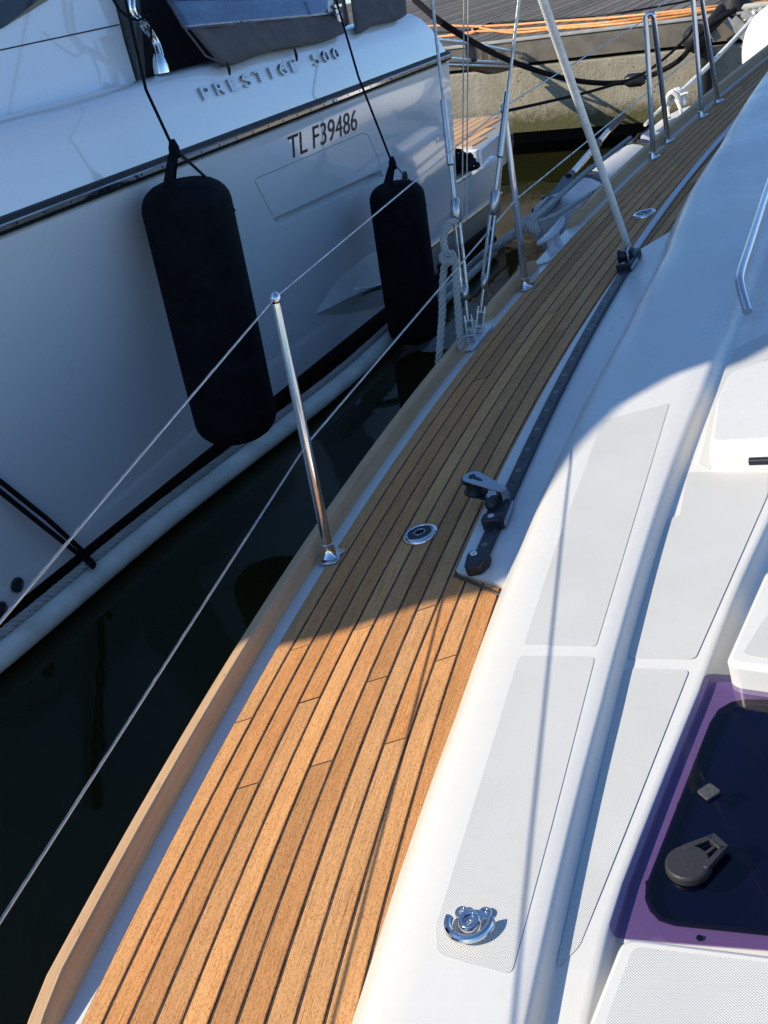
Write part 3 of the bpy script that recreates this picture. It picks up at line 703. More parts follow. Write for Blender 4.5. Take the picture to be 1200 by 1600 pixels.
# rub rail: rubber with a steel band
mb = MB(); ss = np.linspace(-6, 3.585, 60)
kk = lambda s: NC+(.245-NC)*pbw(s)
rz = lambda s: .512+.5*(max(0, -3.5-s)/7)**1.6
mb.loft([[pw(s, kk(s)-.02, rz(s)+.030), pw(s, kk(s)+.018, rz(s)+.026), pw(s, kk(s)+.030, rz(s)+.008), pw(s, kk(s)+.030, rz(s)-.012), pw(s, kk(s)+.018, rz(s)-.028), pw(s, kk(s)-.02, rz(s)-.032)] for s in ss], closed=True, cap=True); rr_ = obj('rub_rail', mb, RUBBER, hull)
mb = MB(); mb.loft([[pw(s, kk(s)+.027, rz(s)+.011), pw(s, kk(s)+.037, rz(s)+.006), pw(s, kk(s)+.037, rz(s)-.010), pw(s, kk(s)+.027, rz(s)-.015)] for s in ss], closed=True, cap=True); obj('steel_band', mb, CHROME, rr_)
mb = MB(); mb.loft([[pw(s, kk(s)-.012, rz(s)-.031), pw(s, kk(s)+.006, rz(s)-.036), pw(s, kk(s)-.012, rz(s)-.050)] for s in ss]); obj('white_lip', mb, GEL2, rr_)
for s in np.arange(-1.2, 3.6, .155):
    mb = MB(); c = pw(s, kk(s)+.0365, rz(s)-.002); mb.lathe(c, PN, [(0, .006), (.0015, .005), (.002, 0)], 8); obj('rail_screw', mb, RUBBER, rr_)
# lower steel rub strip at the quarter
mb = MB(); mb.tube([pw(s, hull_n(-.77)+.008, -.77) for s in np.linspace(2.3, 5.0, 20)], .014, 8); obj('quarter_rub_strip', mb, chrome_mat('brushed strip', (.7, .62, .45), .25), pbt)
mb = MB(); mb.loft([[pw(s, hull_n(-.80)+.006, -.79), pw(s, hull_n(-.9)+.012, -.93), pw(s, -.01, -.985)] for s in np.linspace(2.55, 5.0, 14)]); obj('quarter_reflected_light', mb, plain('beige reflected sunlight', (.44, .41, .34), .3, .1, 4), pbt)  # beige paints sunlight reflected onto the hull below the strip
# side vent: a wedge cut into the hull below a flush panel
def hp(x, y, lift=0):
    n = .15
    for _ in range(6): Q = ps(x, y, n+lift); n = hull_n(Q[2])
    return Q
def cut(target, mbx):
    me = bpy.data.meshes.new('cut'); me.from_pydata(mbx.v, [], mbx.f); bm = bmesh.new(); bm.from_mesh(me); bmesh.ops.recalc_face_normals(bm, faces=bm.faces); bm.to_mesh(me); bm.free()
    c_ = bpy.data.objects.new('cut', me); COL.objects.link(c_); md = target.modifiers.new('b', 'BOOLEAN'); md.object = c_; md.operation = 'DIFFERENCE'; md.solver = 'FAST'
    c_.matrix_world = Matrix(); bpy.context.view_layer.update(); n_old = len(target.data.polygons)
    new = bpy.data.meshes.new_from_object(target.evaluated_get(bpy.context.evaluated_depsgraph_get())); target.modifiers.remove(md); bpy.data.objects.remove(c_); bpy.data.meshes.remove(me)
    if len(new.polygons) > n_old*.8:
        target.data = new; new.shade_smooth(); new.set_sharp_from_angle(angle=math.radians(40))
    return len(new.polygons), n_old
l1 = [(424, 334), (431, 339), (591, 266), (595, 258)]; l2 = [(446, 366), (606, 290)]
A_ = hp(426, 338); B_ = hp(595, 262); C_ = hp(608, 290); D_ = hp(446, 367)
mb = MB(); mb.add([A_+PN*.0, B_, C_+PN*.004, D_+PN*.004, A_-PN*.13-V(0, 0, .02), B_-PN*.13-V(0, 0, .02), A_+PN*.2, B_+PN*.2, C_+PN*.2, D_+PN*.2], [(6, 7, 8, 9), (4, 5, 7, 6), (5, 8, 7), (4, 6, 9), (4, 9, 8, 5)])
CUTINFO = cut(hull, mb)
mb = MB(); path = [hp(x, y, -.0005) for x, y in ((426, 337), (412, 310), (398, 283), (400, 279), (480, 245), (566, 208), (574, 210), (586, 236), (595, 262))]; mb.tube(path, .0022, 6); obj('panel_joint', mb, plain('grey joint', (.28, .28, .29), .6), hull)
# smooth pod round the exhaust
rowsx = [[(492, 491, .001)]*6,
 [(512, 458, .001), (513, 465, .010), (514, 473, .020), (516, 480, .030), (518, 486, .014), (519, 492, .001)],
 [(535, 430, .001), (538, 441, .016), (541, 454, .032), (545, 465, .054), (549, 478, .022), (551, 489, .001)],
 [(570, 402, .001), (574, 417, .020), (578, 434, .040), (582, 449, .068), (588, 465, .028), (591, 480, .001)],
 [(615, 374, .001), (619, 391, .022), (624, 409, .044), (629, 425, .072), (636, 442, .030), (640, 458, .001)],
 [(660, 352, .001), (664, 369, .022), (669, 387, .044), (675, 401, .070), (682, 416, .030), (686, 430, .001)]]
mb = MB(); mb.loft([[hp(a, b, .001+(c-.001)*.8) for a, b, c in r] for r in rowsx]); obj('exhaust_pod', mb, GEL2, hull, angle=22)
c = hp(566, 456, .055); mb = MB(); mb.lathe(c, PD*.8+PN*.6, [(0, .028), (.02, .028), (.02, .022), (-.02, .02)], 16); mb.lathe(c+(PD*.8+PN*.6)*.02, PD*.8+PN*.6, [(0, .02), (.16, .019), (.16, 0)], 14); obj('exhaust_outlet', mb, ALU, hull)
# skin fittings
for x, y in ((632, 275), (26, 914), (0, 952), (588, 514)):
    c = hp(x, y, .003); mb = MB(); mb.lathe(c, PN, [(0, .034), (.008, .033), (.012, .026), (.004, .022), (.004, 0)], 20); sf = obj('skin_fitting', mb, plain('dark fitting', (.03, .035, .04), .3), hull)
# lettering
def text(body, p0, p1, hgt, extr, name, m, par, bold=0, tilt=0.0, shear=0):
    cu = bpy.data.curves.new(name, 'FONT'); cu.body = body; cu.size = 1; cu.extrude = 0; cu.offset = bold; cu.shear = shear
    cu.space_character = 1.0
    to = bpy.data.objects.new(name, cu); COL.objects.link(to); dg = bpy.context.evaluated_depsgraph_get(); me = bpy.data.meshes.new_from_object(to.evaluated_get(dg)); bpy.data.objects.remove(to)
    vs = np.array([v.co[:] for v in me.vertices]); fs = [tuple(p.vertices) for p in me.polygons]
    x0, x1 = vs[:, 0].min(), vs[:, 0].max(); h = vs[:, 1].max()
    ex = (p1-p0)/(x1-x0); ez = V(0, 0, 1)*hgt/h+PN*tilt*hgt/h
    mb = MB(); P = [p0+ex*(v[0]-x0)+ez*v[1] for v in vs]; mb.add([p+PN*extr for p in P], fs)
    if extr > .004:
        ed = {}
        for f in fs:
            for a, b in zip(f, f[1:]+f[:1]): ed[(a, b)] = ed.get((a, b), 0)+1
        out = [(a, b) for (a, b) in ed if (b, a) not in ed]
        mb.add(P+[p+PN*extr for p in P], [(a, b, b+len(P), a+len(P)) for a, b in out])
    bpy.data.meshes.remove(me)
    return obj(name, mb, m, par, smooth=False)
def letters(body, x0, y0, x1, y1, hgt, lift, extr, name, m, tilt, adv=None, bold=0):
    a, b = hp(x0, y0, lift), hp(x1, y1, lift)
    z = (a[2]+b[2])/2; a[2] = b[2] = z
    return a, b
a, b = hp(452, 243, .004), hp(559, 205, .004); z = (a[2]+b[2])/2
sa, sb_ = (a-PO)@PD, (b-PO)@PD
def advance(body):
    cu = bpy.data.curves.new('m', 'FONT'); cu.body = body; to = bpy.data.objects.new('m', cu); COL.objects.link(to)
    dg = bpy.context.evaluated_depsgraph_get(); me = bpy.data.meshes.new_from_object(to.evaluated_get(dg)); x = [v.co[0] for v in me.vertices]
    bpy.data.objects.remove(to); bpy.data.meshes.remove(me); return min(x), max(x)
REG = 'TL F39486'; full = advance(REG)
for i, ch in enumerate(REG):
    if ch == ' ': continue
    l_, r_ = advance(ch); e = advance(REG[:i+1])[1]; k0, k1 = ((e-(r_-l_)-full[0])/(full[1]-full[0]), (e-full[0])/(full[1]-full[0]))
    text(ch, pw(sa+(sb_-sa)*k0, hull_n(z)+.001, z-.005), pw(sa+(sb_-sa)*k1, hull_n(z)+.001, z-.005), .116, .001, 'registration_character', LETTER, hull, tilt=.14)
# chromed name, letter by letter
a, b = hp(314, 150, .004), hp(537, 88, .004); z = .705
sa, sb_ = (a-PO)@PD, (b-PO)@PD; word = 'PRESTIGE 500'
for i, ch in enumerate(word):
    if ch == ' ': continue
    s0 = sa+(sb_-sa)*i/len(word)*1.0; wd = (sb_-sa)/len(word)*(.60 if ch != 'I' else .14)
    s0 += (.2 if ch == 'I' else 0)*(sb_-sa)/len(word)
    text(ch, pw(s0, hull_n(z)+.001, z), pw(s0+wd, hull_n(z)+.001, z), z and .056, .013, 'raised_letter', CHROMED, hull, tilt=-.28)
# ---- cabin, flybridge (they stand above the picture and throw the shade across the sailing yacht)
mb = MB()
cab = [(-.10, .80), (-.16, 1.0), (-.22, 1.25), (-.26, 1.6), (-.30, 1.95)]
rows = []
for s in (-4.3, -4.0, -3.7, -2.5, -1, 0, .50):
    row = []
    for n_, z in cab:
        zz = min(z, .80+(s+4.4)*1.9) if s < -3.65 else z
        row.append(pw(s+(.3*(zz-.82) if s > .4 else 0), n_, zz))
    rows.append(row+[pw(s, -3.7, row[-1][2])])
mb.loft(rows); mb.add(rows[-1], [tuple(range(len(rows[-1])))]); obj('cabin_side', mb, GEL2, pbt, angle=30)
out = [(-3.70, 1.3), (-3.86, 1.70), (-3.92, 1.86), (-3.93, 2.03), (-3.99, 2.19), (-3.93, 2.27), (-3.78, 2.335), (-3.60, 2.385), (-3.47, 2.44), (-3.40, 2.54), (-3.40, 2.66), (-3.33, 2.77), (-3.0, 2.79), (-2.2, 2.72), (-.9, 2.74), (1.3, 2.66), (1.42, 2.55), (1.3, 1.95), (.73, 1.96), (-3.5, 1.94), (-3.5, 1.3)]
mb = MB(); n = len(out); A_ = [pw(s, -.30, z) for s, z in out]; B_ = [pw(s, -3.7, z) for s, z in out]
mb.add(A_+B_, [tuple(range(n)), tuple(range(2*n-1, n-1, -1))]+[(i, i+n, (i+1) % n+n, (i+1) % n) for i in range(n)]); obj('flybridge', mb, GEL2, pbt, angle=25)
mb = MB(); mb.box(pw(-.7, -2.2, 3.2), PD*1.9, PN*.9, V(0, 0, .5)); obj('added_sky_block', mb, GEL2, pbt, bevel=.15)  # unseen box, added to block the sky's reflection in the water
# dark cabin window, seam, door opening
wz = lambda s: 1.155+.22*(s+.02)
mb = MB(); cn = lambda z: float(np.interp(z, [c[1] for c in cab], [c[0] for c in cab]))
pts = [(-3.3, .98), (-1.4, 1.02), (-.5, 1.08), (-.18, 1.14), (.18, 1.222), (.45, 1.33), (.50, 1.6), (.42, 1.85), (-3.3, 1.85)]
mb.prism([pw(s, cn(z)+.004, z) for s, z in pts], PN, .006); obj('cabin_window', mb, VOID, pbt, smooth=False)
mb = MB(); mb.tube([pw(s, cn(1.07)+.002, 1.066+.014*s) for s in (-1.5, -.3, .3, .565)], .003, 6); obj('cabin_seam', mb, RUBBER, pbt)
mb = MB(); mb.box(pw(.70, -.19, 1.38), PD*.03+V(0, 0, 0), PN*.09, V(0, 0, .58)+PD*.16); obj('door_pillar', mb, plain('dark grey pillar', (.07, .075, .075), .4), pbt, bevel=.008)
mb = MB(); mb.add([pw(.5, -.24, .80), pw(3.1, -.24, .80), pw(3.1, -.30, 1.95), pw(.8, -.30, 1.95)], [(0, 1, 2, 3)]); obj('opening_shade_sheet', mb, plain('painted shade in opening', (.03, .032, .036), .7, .25, 5), pbt, smooth=False)  # near-black sheet painted as the shade inside the dark opening
# canvas cover over the cockpit coaming
def canvas(px, nn, name, m, par, thick=.008, waves=0.0, nx=24):
    # px: top row and bottom row of photo points; nn: outward distance for each row
    rows = []
    (tx0, ty0), (tx1, ty1), (bx1, by1), (bx0, by0) = px
    for i in range(nx+1):
        u = i/nx; r = []
        for j in range(7):
            v = j/6; x = (tx0+(tx1-tx0)*u)*(1-v)+(bx0+(bx1-bx0)*u)*v; y = (ty0+(ty1-ty0)*u)*(1-v)+(by0+(by1-by0)*u)*v
            y += waves*v*math.sin(u*9+1)*v*3
            r.append(ps(x, y, nn[0]+(nn[1]-nn[0])*v+waves*.008*math.sin(u*17+v*5)))
        rows.append(r)
    mb = MB(); mb.loft(rows); o = obj(name, mb, m, par); s_ = o.modifiers.new('solid', 'SOLIDIFY'); s_.thickness = thick; return o
cv = canvas([(262, 2), (536, -4), (540, 52), (348, 101)], (.02, .19), 'canvas_cover', CANVAS, pbt, waves=1.1)
canvas([(258, -60), (520, -70), (521, -2), (262, 0)], (-.12, .02), 'canvas_upper', VINYL, pbt)
canvas([(262, -1), (521, -3), (519, 22), (292, 46)], (.045, .10), 'window_vinyl', VINYL, cv, .004)
canvas([(546, -30), (630, -45), (636, 23), (556, 50)], (.0, .19), 'canvas_cover', CANVAS, pbt, waves=1.0, nx=10)
mb = MB(); mb.tube([ps(262, 0, .06), ps(285, 40, .10), ps(322, 88, .18), ps(350, 100, .2)], .006, 6); obj('canvas_piping', mb, CANVAS, cv)
for x, y in ((358, 112), (463, 90)):
    mb = MB(); a = ps(x-3, y-14, .2); mb.tube([a, ps(x, y-4, .215), ps(x+1, y+5, .2)], [.006, .009, .005], 8); obj('toggle_strap', mb, BLACK, cv)
# steel rail stanchion on its side deck
mb = MB(); mb.tube(curve([pw(.72, -.02, 1.55), ps(200, 0, .0), ps(222, 40, .0), ps(241, 66, .0), ps(250, 92, .03)], 8), .012, 10); obj('deck_rail', mb, CHROME, pbt)
mb = MB(); mb.tube(curve([pw(.80, -.02, 1.55), ps(208, 0, .0), ps(229, 38, .0), ps(246, 66, .0), ps(254, 92, .03)], 8), .010, 10); obj('deck_rail', mb, CHROME, pbt)
mb = MB(); c = ps(253, 114, .05); mb.lathe(c, V(0, 0, 1), [(0, .038), (.03, .036), (.06, .030), (.085, .018)], 16); obj('rail_foot', mb, CHROME, pbt)
mb = MB(); c = ps(527, 20, .12); mb.lathe(c, V(0, 0, 1), [(-.05, .028), (-.01, .03), (.0, .022), (.02, .022), (.03, .034), (.045, .034)], 14); obj('rail_foot', mb, CHROME, pbt)
# black cords along the rail
mb = MB(); mb.tube(curve([ps(172, -8, .02), ps(190, 18, .02), ps(214, 32, .03), ps(232, 24, .03), ps(236, 55, .03), ps(232, 84, .03)], 8), .006, 6); obj('lashing', mb, ROPEB, pbt)
# ---- bathing platform
plat = MB()
def plate(px, z, th, mbx): mbx.prism(rounded([pz(x, y, z) for x, y in px], .05), V(0, 0, -1), th); return mbx
mb = MB(); mb.prism(rounded([pw(s, n_, -.30) for s, n_ in ((4.5, .07), (5.4, -.02), (6.25, -.22), (6.25, -3.7), (4.5, -3.95))], .06), V(0, 0, -1), .30); platf = obj('bathing_platform', mb, GEL2, pbt, bevel=.015)
for i in range(24):
    n1 = -.04-i*.092; smax = min(6.12, 4.72+(.02-n1)/.30*1.5); mb = MB(); mb.box(pw((4.64+smax)/2, n1-.043, -.297), PD*(smax-4.64)/2, PN*.0395, V(0, 0, .006)); obj('platform_plank', mb, TEAKR, platf, smooth=False)
mb = MB(); mb.prism(rounded([pw(s, n_, -.448) for s, n_ in ((3.6, .07), (4.30, .07), (4.48, .0), (4.48, -.64), (3.6, -.64))], .05), V(0, 0, 1), .03); st = obj('side_step', mb, GEL2, pbt, bevel=.008)
for i in range(6):
    mb = MB(); mb.box(pw(4.0, .0-i*.092, -.415), PD*.40, PN*.0395, V(0, 0, .004)); obj('platform_plank', mb, TEAKR, st, smooth=False)
# coil of dark mooring line on the step
mb = MB(); c = pw(4.16, -.03, -.385); P = []
for i in range(220):
    a = i*.23; r = .13+.05*math.sin(i*.37)+.03*math.cos(i*.11); P.append(c+PD*r*1.25*math.cos(a)+PN*r*.9*math.sin(a)+V(0, 0, .0006*i*(.7+.3*math.sin(i*.9))))
mb.tube(P, .017, 6); tag(obj('rope_coil', mb, ROPEB, loc=None), 'dark rope coiled on the motor yacht stern step', 'rope')
# fenders
def fender(top_px, bot_px, line_px, n_, R_, label, s_tilt=0):
    a = ps(*top_px, n_); b = ps(*bot_px, n_); m_ = (a+b)/2; ln = a[2]-b[2]; zt, zb = a[2], b[2]
    base_ = V(m_[0], m_[1], zb); t = thing('fender', label, 'fender', base_, 'black covered fenders of the motor yacht')
    mb = MB(); pr = [(0, .03), (.01, .07)]
    pr = [(0.0, .02)]+[(R_*.55*(1-math.cos(q)), R_*(.35+.65*math.sin(q))) for q in np.linspace(0, math.pi/2, 7)]
    pr = pr+[(ln*.5, R_*1.01)]+[(ln-d, r) for d, r in pr[::-1]]
    mb.lathe(base_, V(0, 0, 1), pr, 32); fb = obj('fender_body', mb, FEND, t)
    apex = V(m_[0], m_[1], zt+R_*.62); mb = MB()
    for q in (0, 2.1, 4.2):
        e = V(math.cos(q), math.sin(q), 0); sd = V(-math.sin(q), math.cos(q), 0)
        pth = [apex, apex+e*R_*.12-V(0, 0, R_*.12), base_+V(0, 0, ln-.03)+e*R_*.62, base_+V(0, 0, ln-.16)+e*R_*.99]
        mb.loft([[p-sd*.022, p-sd*.022+e*.006, p+sd*.022+e*.006, p+sd*.022] for p in pth], closed=True, cap=True)
    obj('webbing_strap', mb, FEND, t, smooth=False)
    mb = MB(); mb.lathe(apex-V(0, 0, .03), V(0, 0, 1), [(0, .022), (.04, .024), (.075, .012)], 10); mb.tube([apex, ps(*line_px[0], n_-.04), ps(*line_px[1], .05)], .0065, 8); obj('hanging_line', mb, ROPEB, t)
    mb = MB(); mb.lathe(base_-V(0, 0, .03), V(0, 0, 1), [(0, .025), (.03, .03)], 10); obj('drain_plug', mb, RUBBER, t)
    return t
fender((287, 280), (372, 685), ((228, 140), (183, -60)), .45, .195, 'larger black fender hanging on the motor yacht side under the chromed name')
fender((612, 288), (655, 528), ((560, 120), (505, -70)), .42, .172, 'shorter black fender hanging beside the motor yacht exhaust outlet')
# doubled black strap from the motor yacht to the white pipe
mb = MB()
for dx, dy in ((0, 0), (4, -13)):
    mb.tube([hp(-60+dx, 722+dy, .03), hp(0+dx, 768+dy, .03), hp(70+dx, 824+dy, .05), pz(128+dx*.6, 870+dy*.6, -.955), pz(146+dx*.3, 886+dy*.3, -.965)], .011, 8)
tag(obj('mooring_strap', mb, ROPEB), 'doubled black strap stretched from the motor yacht to the white pipe', 'strap')

# ================================================================== floating pipe, ropes between the boats
pp = [pz(x, y, -1.04) for x, y in ((-260, 1228), (0, 1027), (270, 802), (520, 609), (618, 521))]
pp = [p+V(0, 0, 0) for p in pp]
mb = MB(); path = resample(curve(pp, 10), .12); mb.tube(path, .052, 16)
pipe = obj('floating_pipe', mb, PVC); tag(pipe, 'long off-white plastic pipe floating with twisted rope lying along it', 'pipe')
mb = MB(); q = [pz(x, y, -1.04) for x, y in ((688, 468), (725, 432), (768, 392))]; mb.tube(resample(curve(q, 10), .12), .055, 16); tag(obj('floating_pipe', mb, PVC), 'short piece of off-white pipe floating below the motor yacht quarter', 'pipe')
mb = MB(); rp = [p+V(-.026, .026, .058) for p in resample(curve(pp, 10), .3)]
KN = dk(3.98, -.30, .05)
KN = pt(823, 352, 4.05)
tail = curve([pz(618, 517, -.96), pz(690, 461, -.9), KN+(pz(740, 410, -.85)-KN)*.9, KN+(pz(740, 410, -.85)-KN)*.4, KN], 10)
twisted(mb, rp+tail[1:], .021, .11); tag(obj('mooring_rope', mb, ROPEG), 'grey twisted mooring rope running along the white pipe up to a knot', 'rope')
# knot and its two tails running forward over the dinghy
mb = MB(); rr = .017
for a in range(3):
    ph = a*2.1; P = [KN+V(.032*math.cos(t+ph), .04*math.sin(t*1.0), .026*math.sin(t*2+ph)) for t in np.linspace(0, 6.28, 26)]; twisted(mb, P, .011, .06)
e1 = [KN, pt(870, 310, 4.5), pt(915, 270, 5.2), pt(985, 215, 6.2)]; e2 = [KN, pt(870, 335, 4.3), pt(928, 300, 5.0), pt(955, 283, 5.6)]
twisted(mb, curve(e1, 10), .0115, .06); twisted(mb, curve(e2, 10), .009, .05); tag(obj('bow_rope', mb, ROPEG), 'grey twisted rope knotted by the stanchion with two tails to the dinghy', 'rope')
# rope hitched to the shroud, two legs hanging down outboard
uA = dA_/np.linalg.norm(dA_); hi = aA+uA*.47
dd = np.linalg.norm(hi-CC)
mb = MB(); q = lambda x, y, k=1.0: pt(x, y, dd*k)
twisted(mb, curve([q(714, 346, .995), q(700, 350, .99), q(693, 375, .985), q(696, 400, .985), q(692, 440, .985), q(691, 490, .985), q(686, 560, .985), q(682, 640, 1.0)], 8), .0125, .06)
twisted(mb, curve([q(696, 402, .983), q(705, 395, .98), q(711, 410, .98), q(713, 445, .98), q(716, 490, .98), q(720, 545, .985)], 8), .0125, .06)
for a in range(2): twisted(mb, [q(700+9*math.cos(t), 401+7*math.sin(t)+3*a, .98-.004*math.sin(t)) for t in np.linspace(0, 6.28, 20)], .011, .06)
tag(obj('fender_rope', mb, ROPEG), 'pale twisted rope hitched to the turnbuckle with two legs hanging outboard', 'rope')

# ================================================================== DINGHY
dz = WZ+.30
d0, d1 = pz(872, 352, dz), pz(1150, 150, dz); dx = d1-d0; dl = np.linalg.norm(dx); dx /= dl; dn = np.cross(dx, V(0, 0, 1))   # towards the yacht
if dn[0] < 0: dn = -dn
din = thing('inflatable_dinghy', 'pale grey inflatable dinghy moored alongside the sailing yacht bow', 'dinghy', V(d0[0], d0[1], WZ)+dn*.6)
Rt = .23; Ld = min(dl+.1, 3.7)
mb = MB(); P = [d0-dx*.12, d0-dx*.05, d0, d0+dx*.3, d0+dx*Ld*.4, d0+dx*Ld*.7, d0+dx*Ld*.85+dn*.10+V(0, 0, .06), d0+dx*Ld+dn*.6+V(0, 0, .12)]; rad = [.05, .17, Rt, Rt, Rt, Rt, Rt, Rt]
P = curve(P, 4); rad = list(np.interp(np.linspace(0, 7, len(P)), range(8), rad)); mb.tube(P, rad, 20); tubeo = obj('side_tube', mb, HYPAL, din)
mb = MB(); P2_ = [p+dn*2*max(0, .62-((p-d0)@dn)) for p in P]; mb.tube(P2_, rad, 20); obj('side_tube', mb, HYPAL, din)
mb = MB(); mb.box(d0+dx*Ld*.42+dn*.62-V(0, 0, .12), dx*Ld*.44, dn*.45, V(0, 0, .03)); obj('floor', mb, DARKG, din)
mb = MB(); mb.box(d0+dx*.15+dn*.62+V(0, 0, .02), dx*.02, dn*.42, V(0, 0, .2)); obj('transom', mb, GEL, din, bevel=.01)
for ang in (150, 118):
    mb = MB(); a = math.radians(ang); u = dn*math.cos(a)+V(0, 0, math.sin(a)); s_ = -dn*math.sin(a)+V(0, 0, math.cos(a))
    mb.loft([[p+u*(r-.004)-s_*.017, p+u*(r+.010)-s_*.013, p+u*(r+.010)+s_*.013, p+u*(r-.004)+s_*.017] for p, r in zip(P[8:-2], rad[8:-2])]); obj('rub_strake', mb, DARKG, tubeo)
for k in (.18, .52):                                          # fabric patches with strap handles
    p = d0+dx*Ld*k; mb = MB(); rows = []
    for i in np.linspace(-.10, .10, 5): rows.append([p+dx*i*(1-.3*abs(a-95)/70)+(dn*math.cos(math.radians(a))+V(0, 0, math.sin(math.radians(a))))*(Rt+.006) for a in np.linspace(40, 150, 12)])
    mb.loft(rows); obj('handle_patch', mb, DARKG, tubeo)
    mb = MB(); mb.tube(curve([p-dx*.07+V(0, 0, Rt+.005), p+V(0, 0, Rt+.06)+dn*.03, p+dx*.07+V(0, 0, Rt+.005)], 6), .016, 8); obj('strap_handle', mb, RUBBER, tubeo)
# oar
o0, o1, o2, o3, o4 = (pz(x, y, z) for x, y, z in ((842, 343, -.62), (890, 276, -.55), (893, 272, -.545), (950, 205, -.46), (975, 181, -.43)))
oa = thing('oar', 'aluminium oar with black blade and grip resting on the dinghy', 'oar', V(o1[0], o1[1], WZ))
ax_ = o3-o1; ax_ /= np.linalg.norm(ax_); sd = np.cross(ax_, V(0, 0, 1)); sd /= np.linalg.norm(sd); nn = np.cross(sd, ax_)
mb = MB(); mb.tube([o1, o3], .027, 14); obj('shaft', mb, CHROME, oa)
mb = MB(); mb.loft([[o0-sd*.02-nn*.004, o0-sd*.02+nn*.004, o0+sd*.02+nn*.004, o0+sd*.02-nn*.004], [o0*.75+o1*.25-sd*.055-nn*.005, o0*.75+o1*.25-sd*.055+nn*.005, o0*.75+o1*.25+sd*.055+nn*.005, o0*.75+o1*.25+sd*.055-nn*.005], [o1-sd*.045-nn*.012, o1-sd*.045+nn*.012, o1+sd*.045+nn*.012, o1+sd*.045-nn*.012]], closed=True, cap=True); obj('blade', mb, BLACK, oa)
mb = MB(); mb.tube([o1-ax_*.03, o1+ax_*.08], .032, 12); obj('collar', mb, BLACK, oa)
mb = MB(); mb.tube([o3, o4], [.030, .024], 12); obj('grip', mb, BLACK, oa)
c = (o1+o3)/2+(o3-o1)*.18; mb = MB(); mb.tube([c-ax_*.06, c+ax_*.06], .036, 12); mb.box(c-V(0, 0, .06), ax_*.02, sd*.02, V(0, 0, .05)); obj('oarlock', mb, BLACK, oa)

# ================================================================== QUAY
quay = thing('quay', 'sunlit concrete quay with grey boardwalk top and timber fascia', 'quay', qw(0, 2, WZ))
E0, E1 = -12., 9.
mb = MB(); 
for e in np.arange(E0, E1, 3.0): pass
mb.loft([[qw(e, .9, WZ+.02), qw(e, .0, WZ), qw(e, 0, -.45), qw(e, .005, -.315), qw(e, .02, -.305), qw(e, .8, -.30)] for e in np.linspace(E0, E1, 30)]); obj('concrete_wall', mb, CONC, quay, angle=20)
mb = MB(); mb.loft([[qw(e, 1.0, WZ+.03), V(*(qw(e, 1.0, 0)*V(1, 1, 0)))+V(0, 0, WZ-.5)] for e in (E0, E1)]); obj('under_quay_shade', mb, RUBBER, quay)  # black sheet standing in for the deep shade beneath the quay
mb = MB(); mb.loft([[qw(e, .10, -.26), qw(e, .10, .005), qw(e, .35, .005), qw(e, .35, -.26)] for e in (E0, E1)], closed=True, cap=True); obj('fascia_beam', mb, plain('weathered grey fascia timber', (.17, .155, .125), .9, .3, 6, .1, .3), quay)
mb = MB(); mb.loft([[qw(e, .085, .006), qw(e, .085, .040), qw(e, .18, .042), qw(e, .18, .006)] for e in (E0, E1)], closed=True, cap=True); obj('edge_strip', mb, plain('pale edging strip', (.40, .38, .34), .8, .25, 9), quay, bevel=.006)
mb = MB(); mb.loft([[qw(e, .34, .0), qw(e, 26.0, .0)] for e in (E0, E1)]); obj('joist_bed', mb, RUBBER, quay, smooth=False)
mb = MB(); rows = [[qw(0, d, -.014), qw(0, d, .014)] for d in (0, 8.6)]
bw = .19
for i, e in enumerate(np.arange(E0+.1, E1, bw)):
    vis = -2.8 < e < 8
    mb = MB(); j = random.uniform(-.003, .003); x0, x1 = e+.007, e+bw-.007
    ring_ = lambda d: [qw(x0, d, .004), qw(x0, d, .024+j), qw(x0+.01, d, .03+j), qw(x1-.01, d, .03+j), qw(x1, d, .024+j), qw(x1, d, .004)]
    mb.loft([ring_(.19), ring_(3.0), ring_(25.8)]); mb.add(ring_(.19), [(0, 1, 2, 3, 4, 5)]); obj('board', mb, DOCKW, quay, smooth=False)
# orange cables
def qline(px, z, n=14): return curve([pq_z(x, y, z) for x, y in px], n)
def pq_z(x, y, z): return pz(x, y, z)
for px, lab in ((((640, 42), (690, 40), (745, 41), (800, 39), (860, 34), (950, 28), (1060, 17), (1130, 8), (1210, -6)), 'orange cable lying farthest from the quay edge'),
                (((640, 62), (690, 57), (740, 52), (738, 48), (745, 43), (800, 51), (880, 44), (960, 38), (1060, 26), (1140, 12), (1210, 0)), 'orange cable with a loop lying closest to the quay edge'),
                (((700, 55), (750, 49), (800, 47), (880, 41), (960, 34), (1050, 22), (1130, 13), (1210, 6)), 'orange cable lying between the other orange cables')):
    mb = MB(); mb.tube(qline(px, qz(.048)), .015, 8); tag(obj('electric_cable', mb, ORANGE), lab, 'cable')
mb = MB(); mb.tube(qline(((640, 50), (700, 50), (748, 44), (770, 36), (860, 30), (960, 21), (1040, 8), (1090, -2)), qz(.045)), .012, 8); tag(obj('hose', mb, RUBBER), 'black hose lying beside the orange cables on the boardwalk', 'hose')
# black shore cable sagging from the motor yacht to the quay, with a bulge
path = [ps(648, 0, -.6), pt(700, 42, 9.2), pt(790, 92, 10.4), pt(880, 122, 11.0), pt(950, 130, 11.3), pt(1005, 122, 11.4), pt(1060, 95, 11.3), pt(1098, 50, 11.3), pt(1150, 14, 11.4)]
mb = MB(); mb.tube(curve(path, 8), .026, 10); sc_ = obj('shore_cable', mb, ROPEB); tag(sc_, 'thick black shore cable sagging from the motor yacht to the quay', 'cable')
mb = MB(); c = pt(992, 125, 11.35); mb.lathe(c-PN*.1, PN, [(0, .04), (.04, .065), (.16, .065), (.2, .04)], 12); obj('plug_housing', mb, BLACK, sc_)
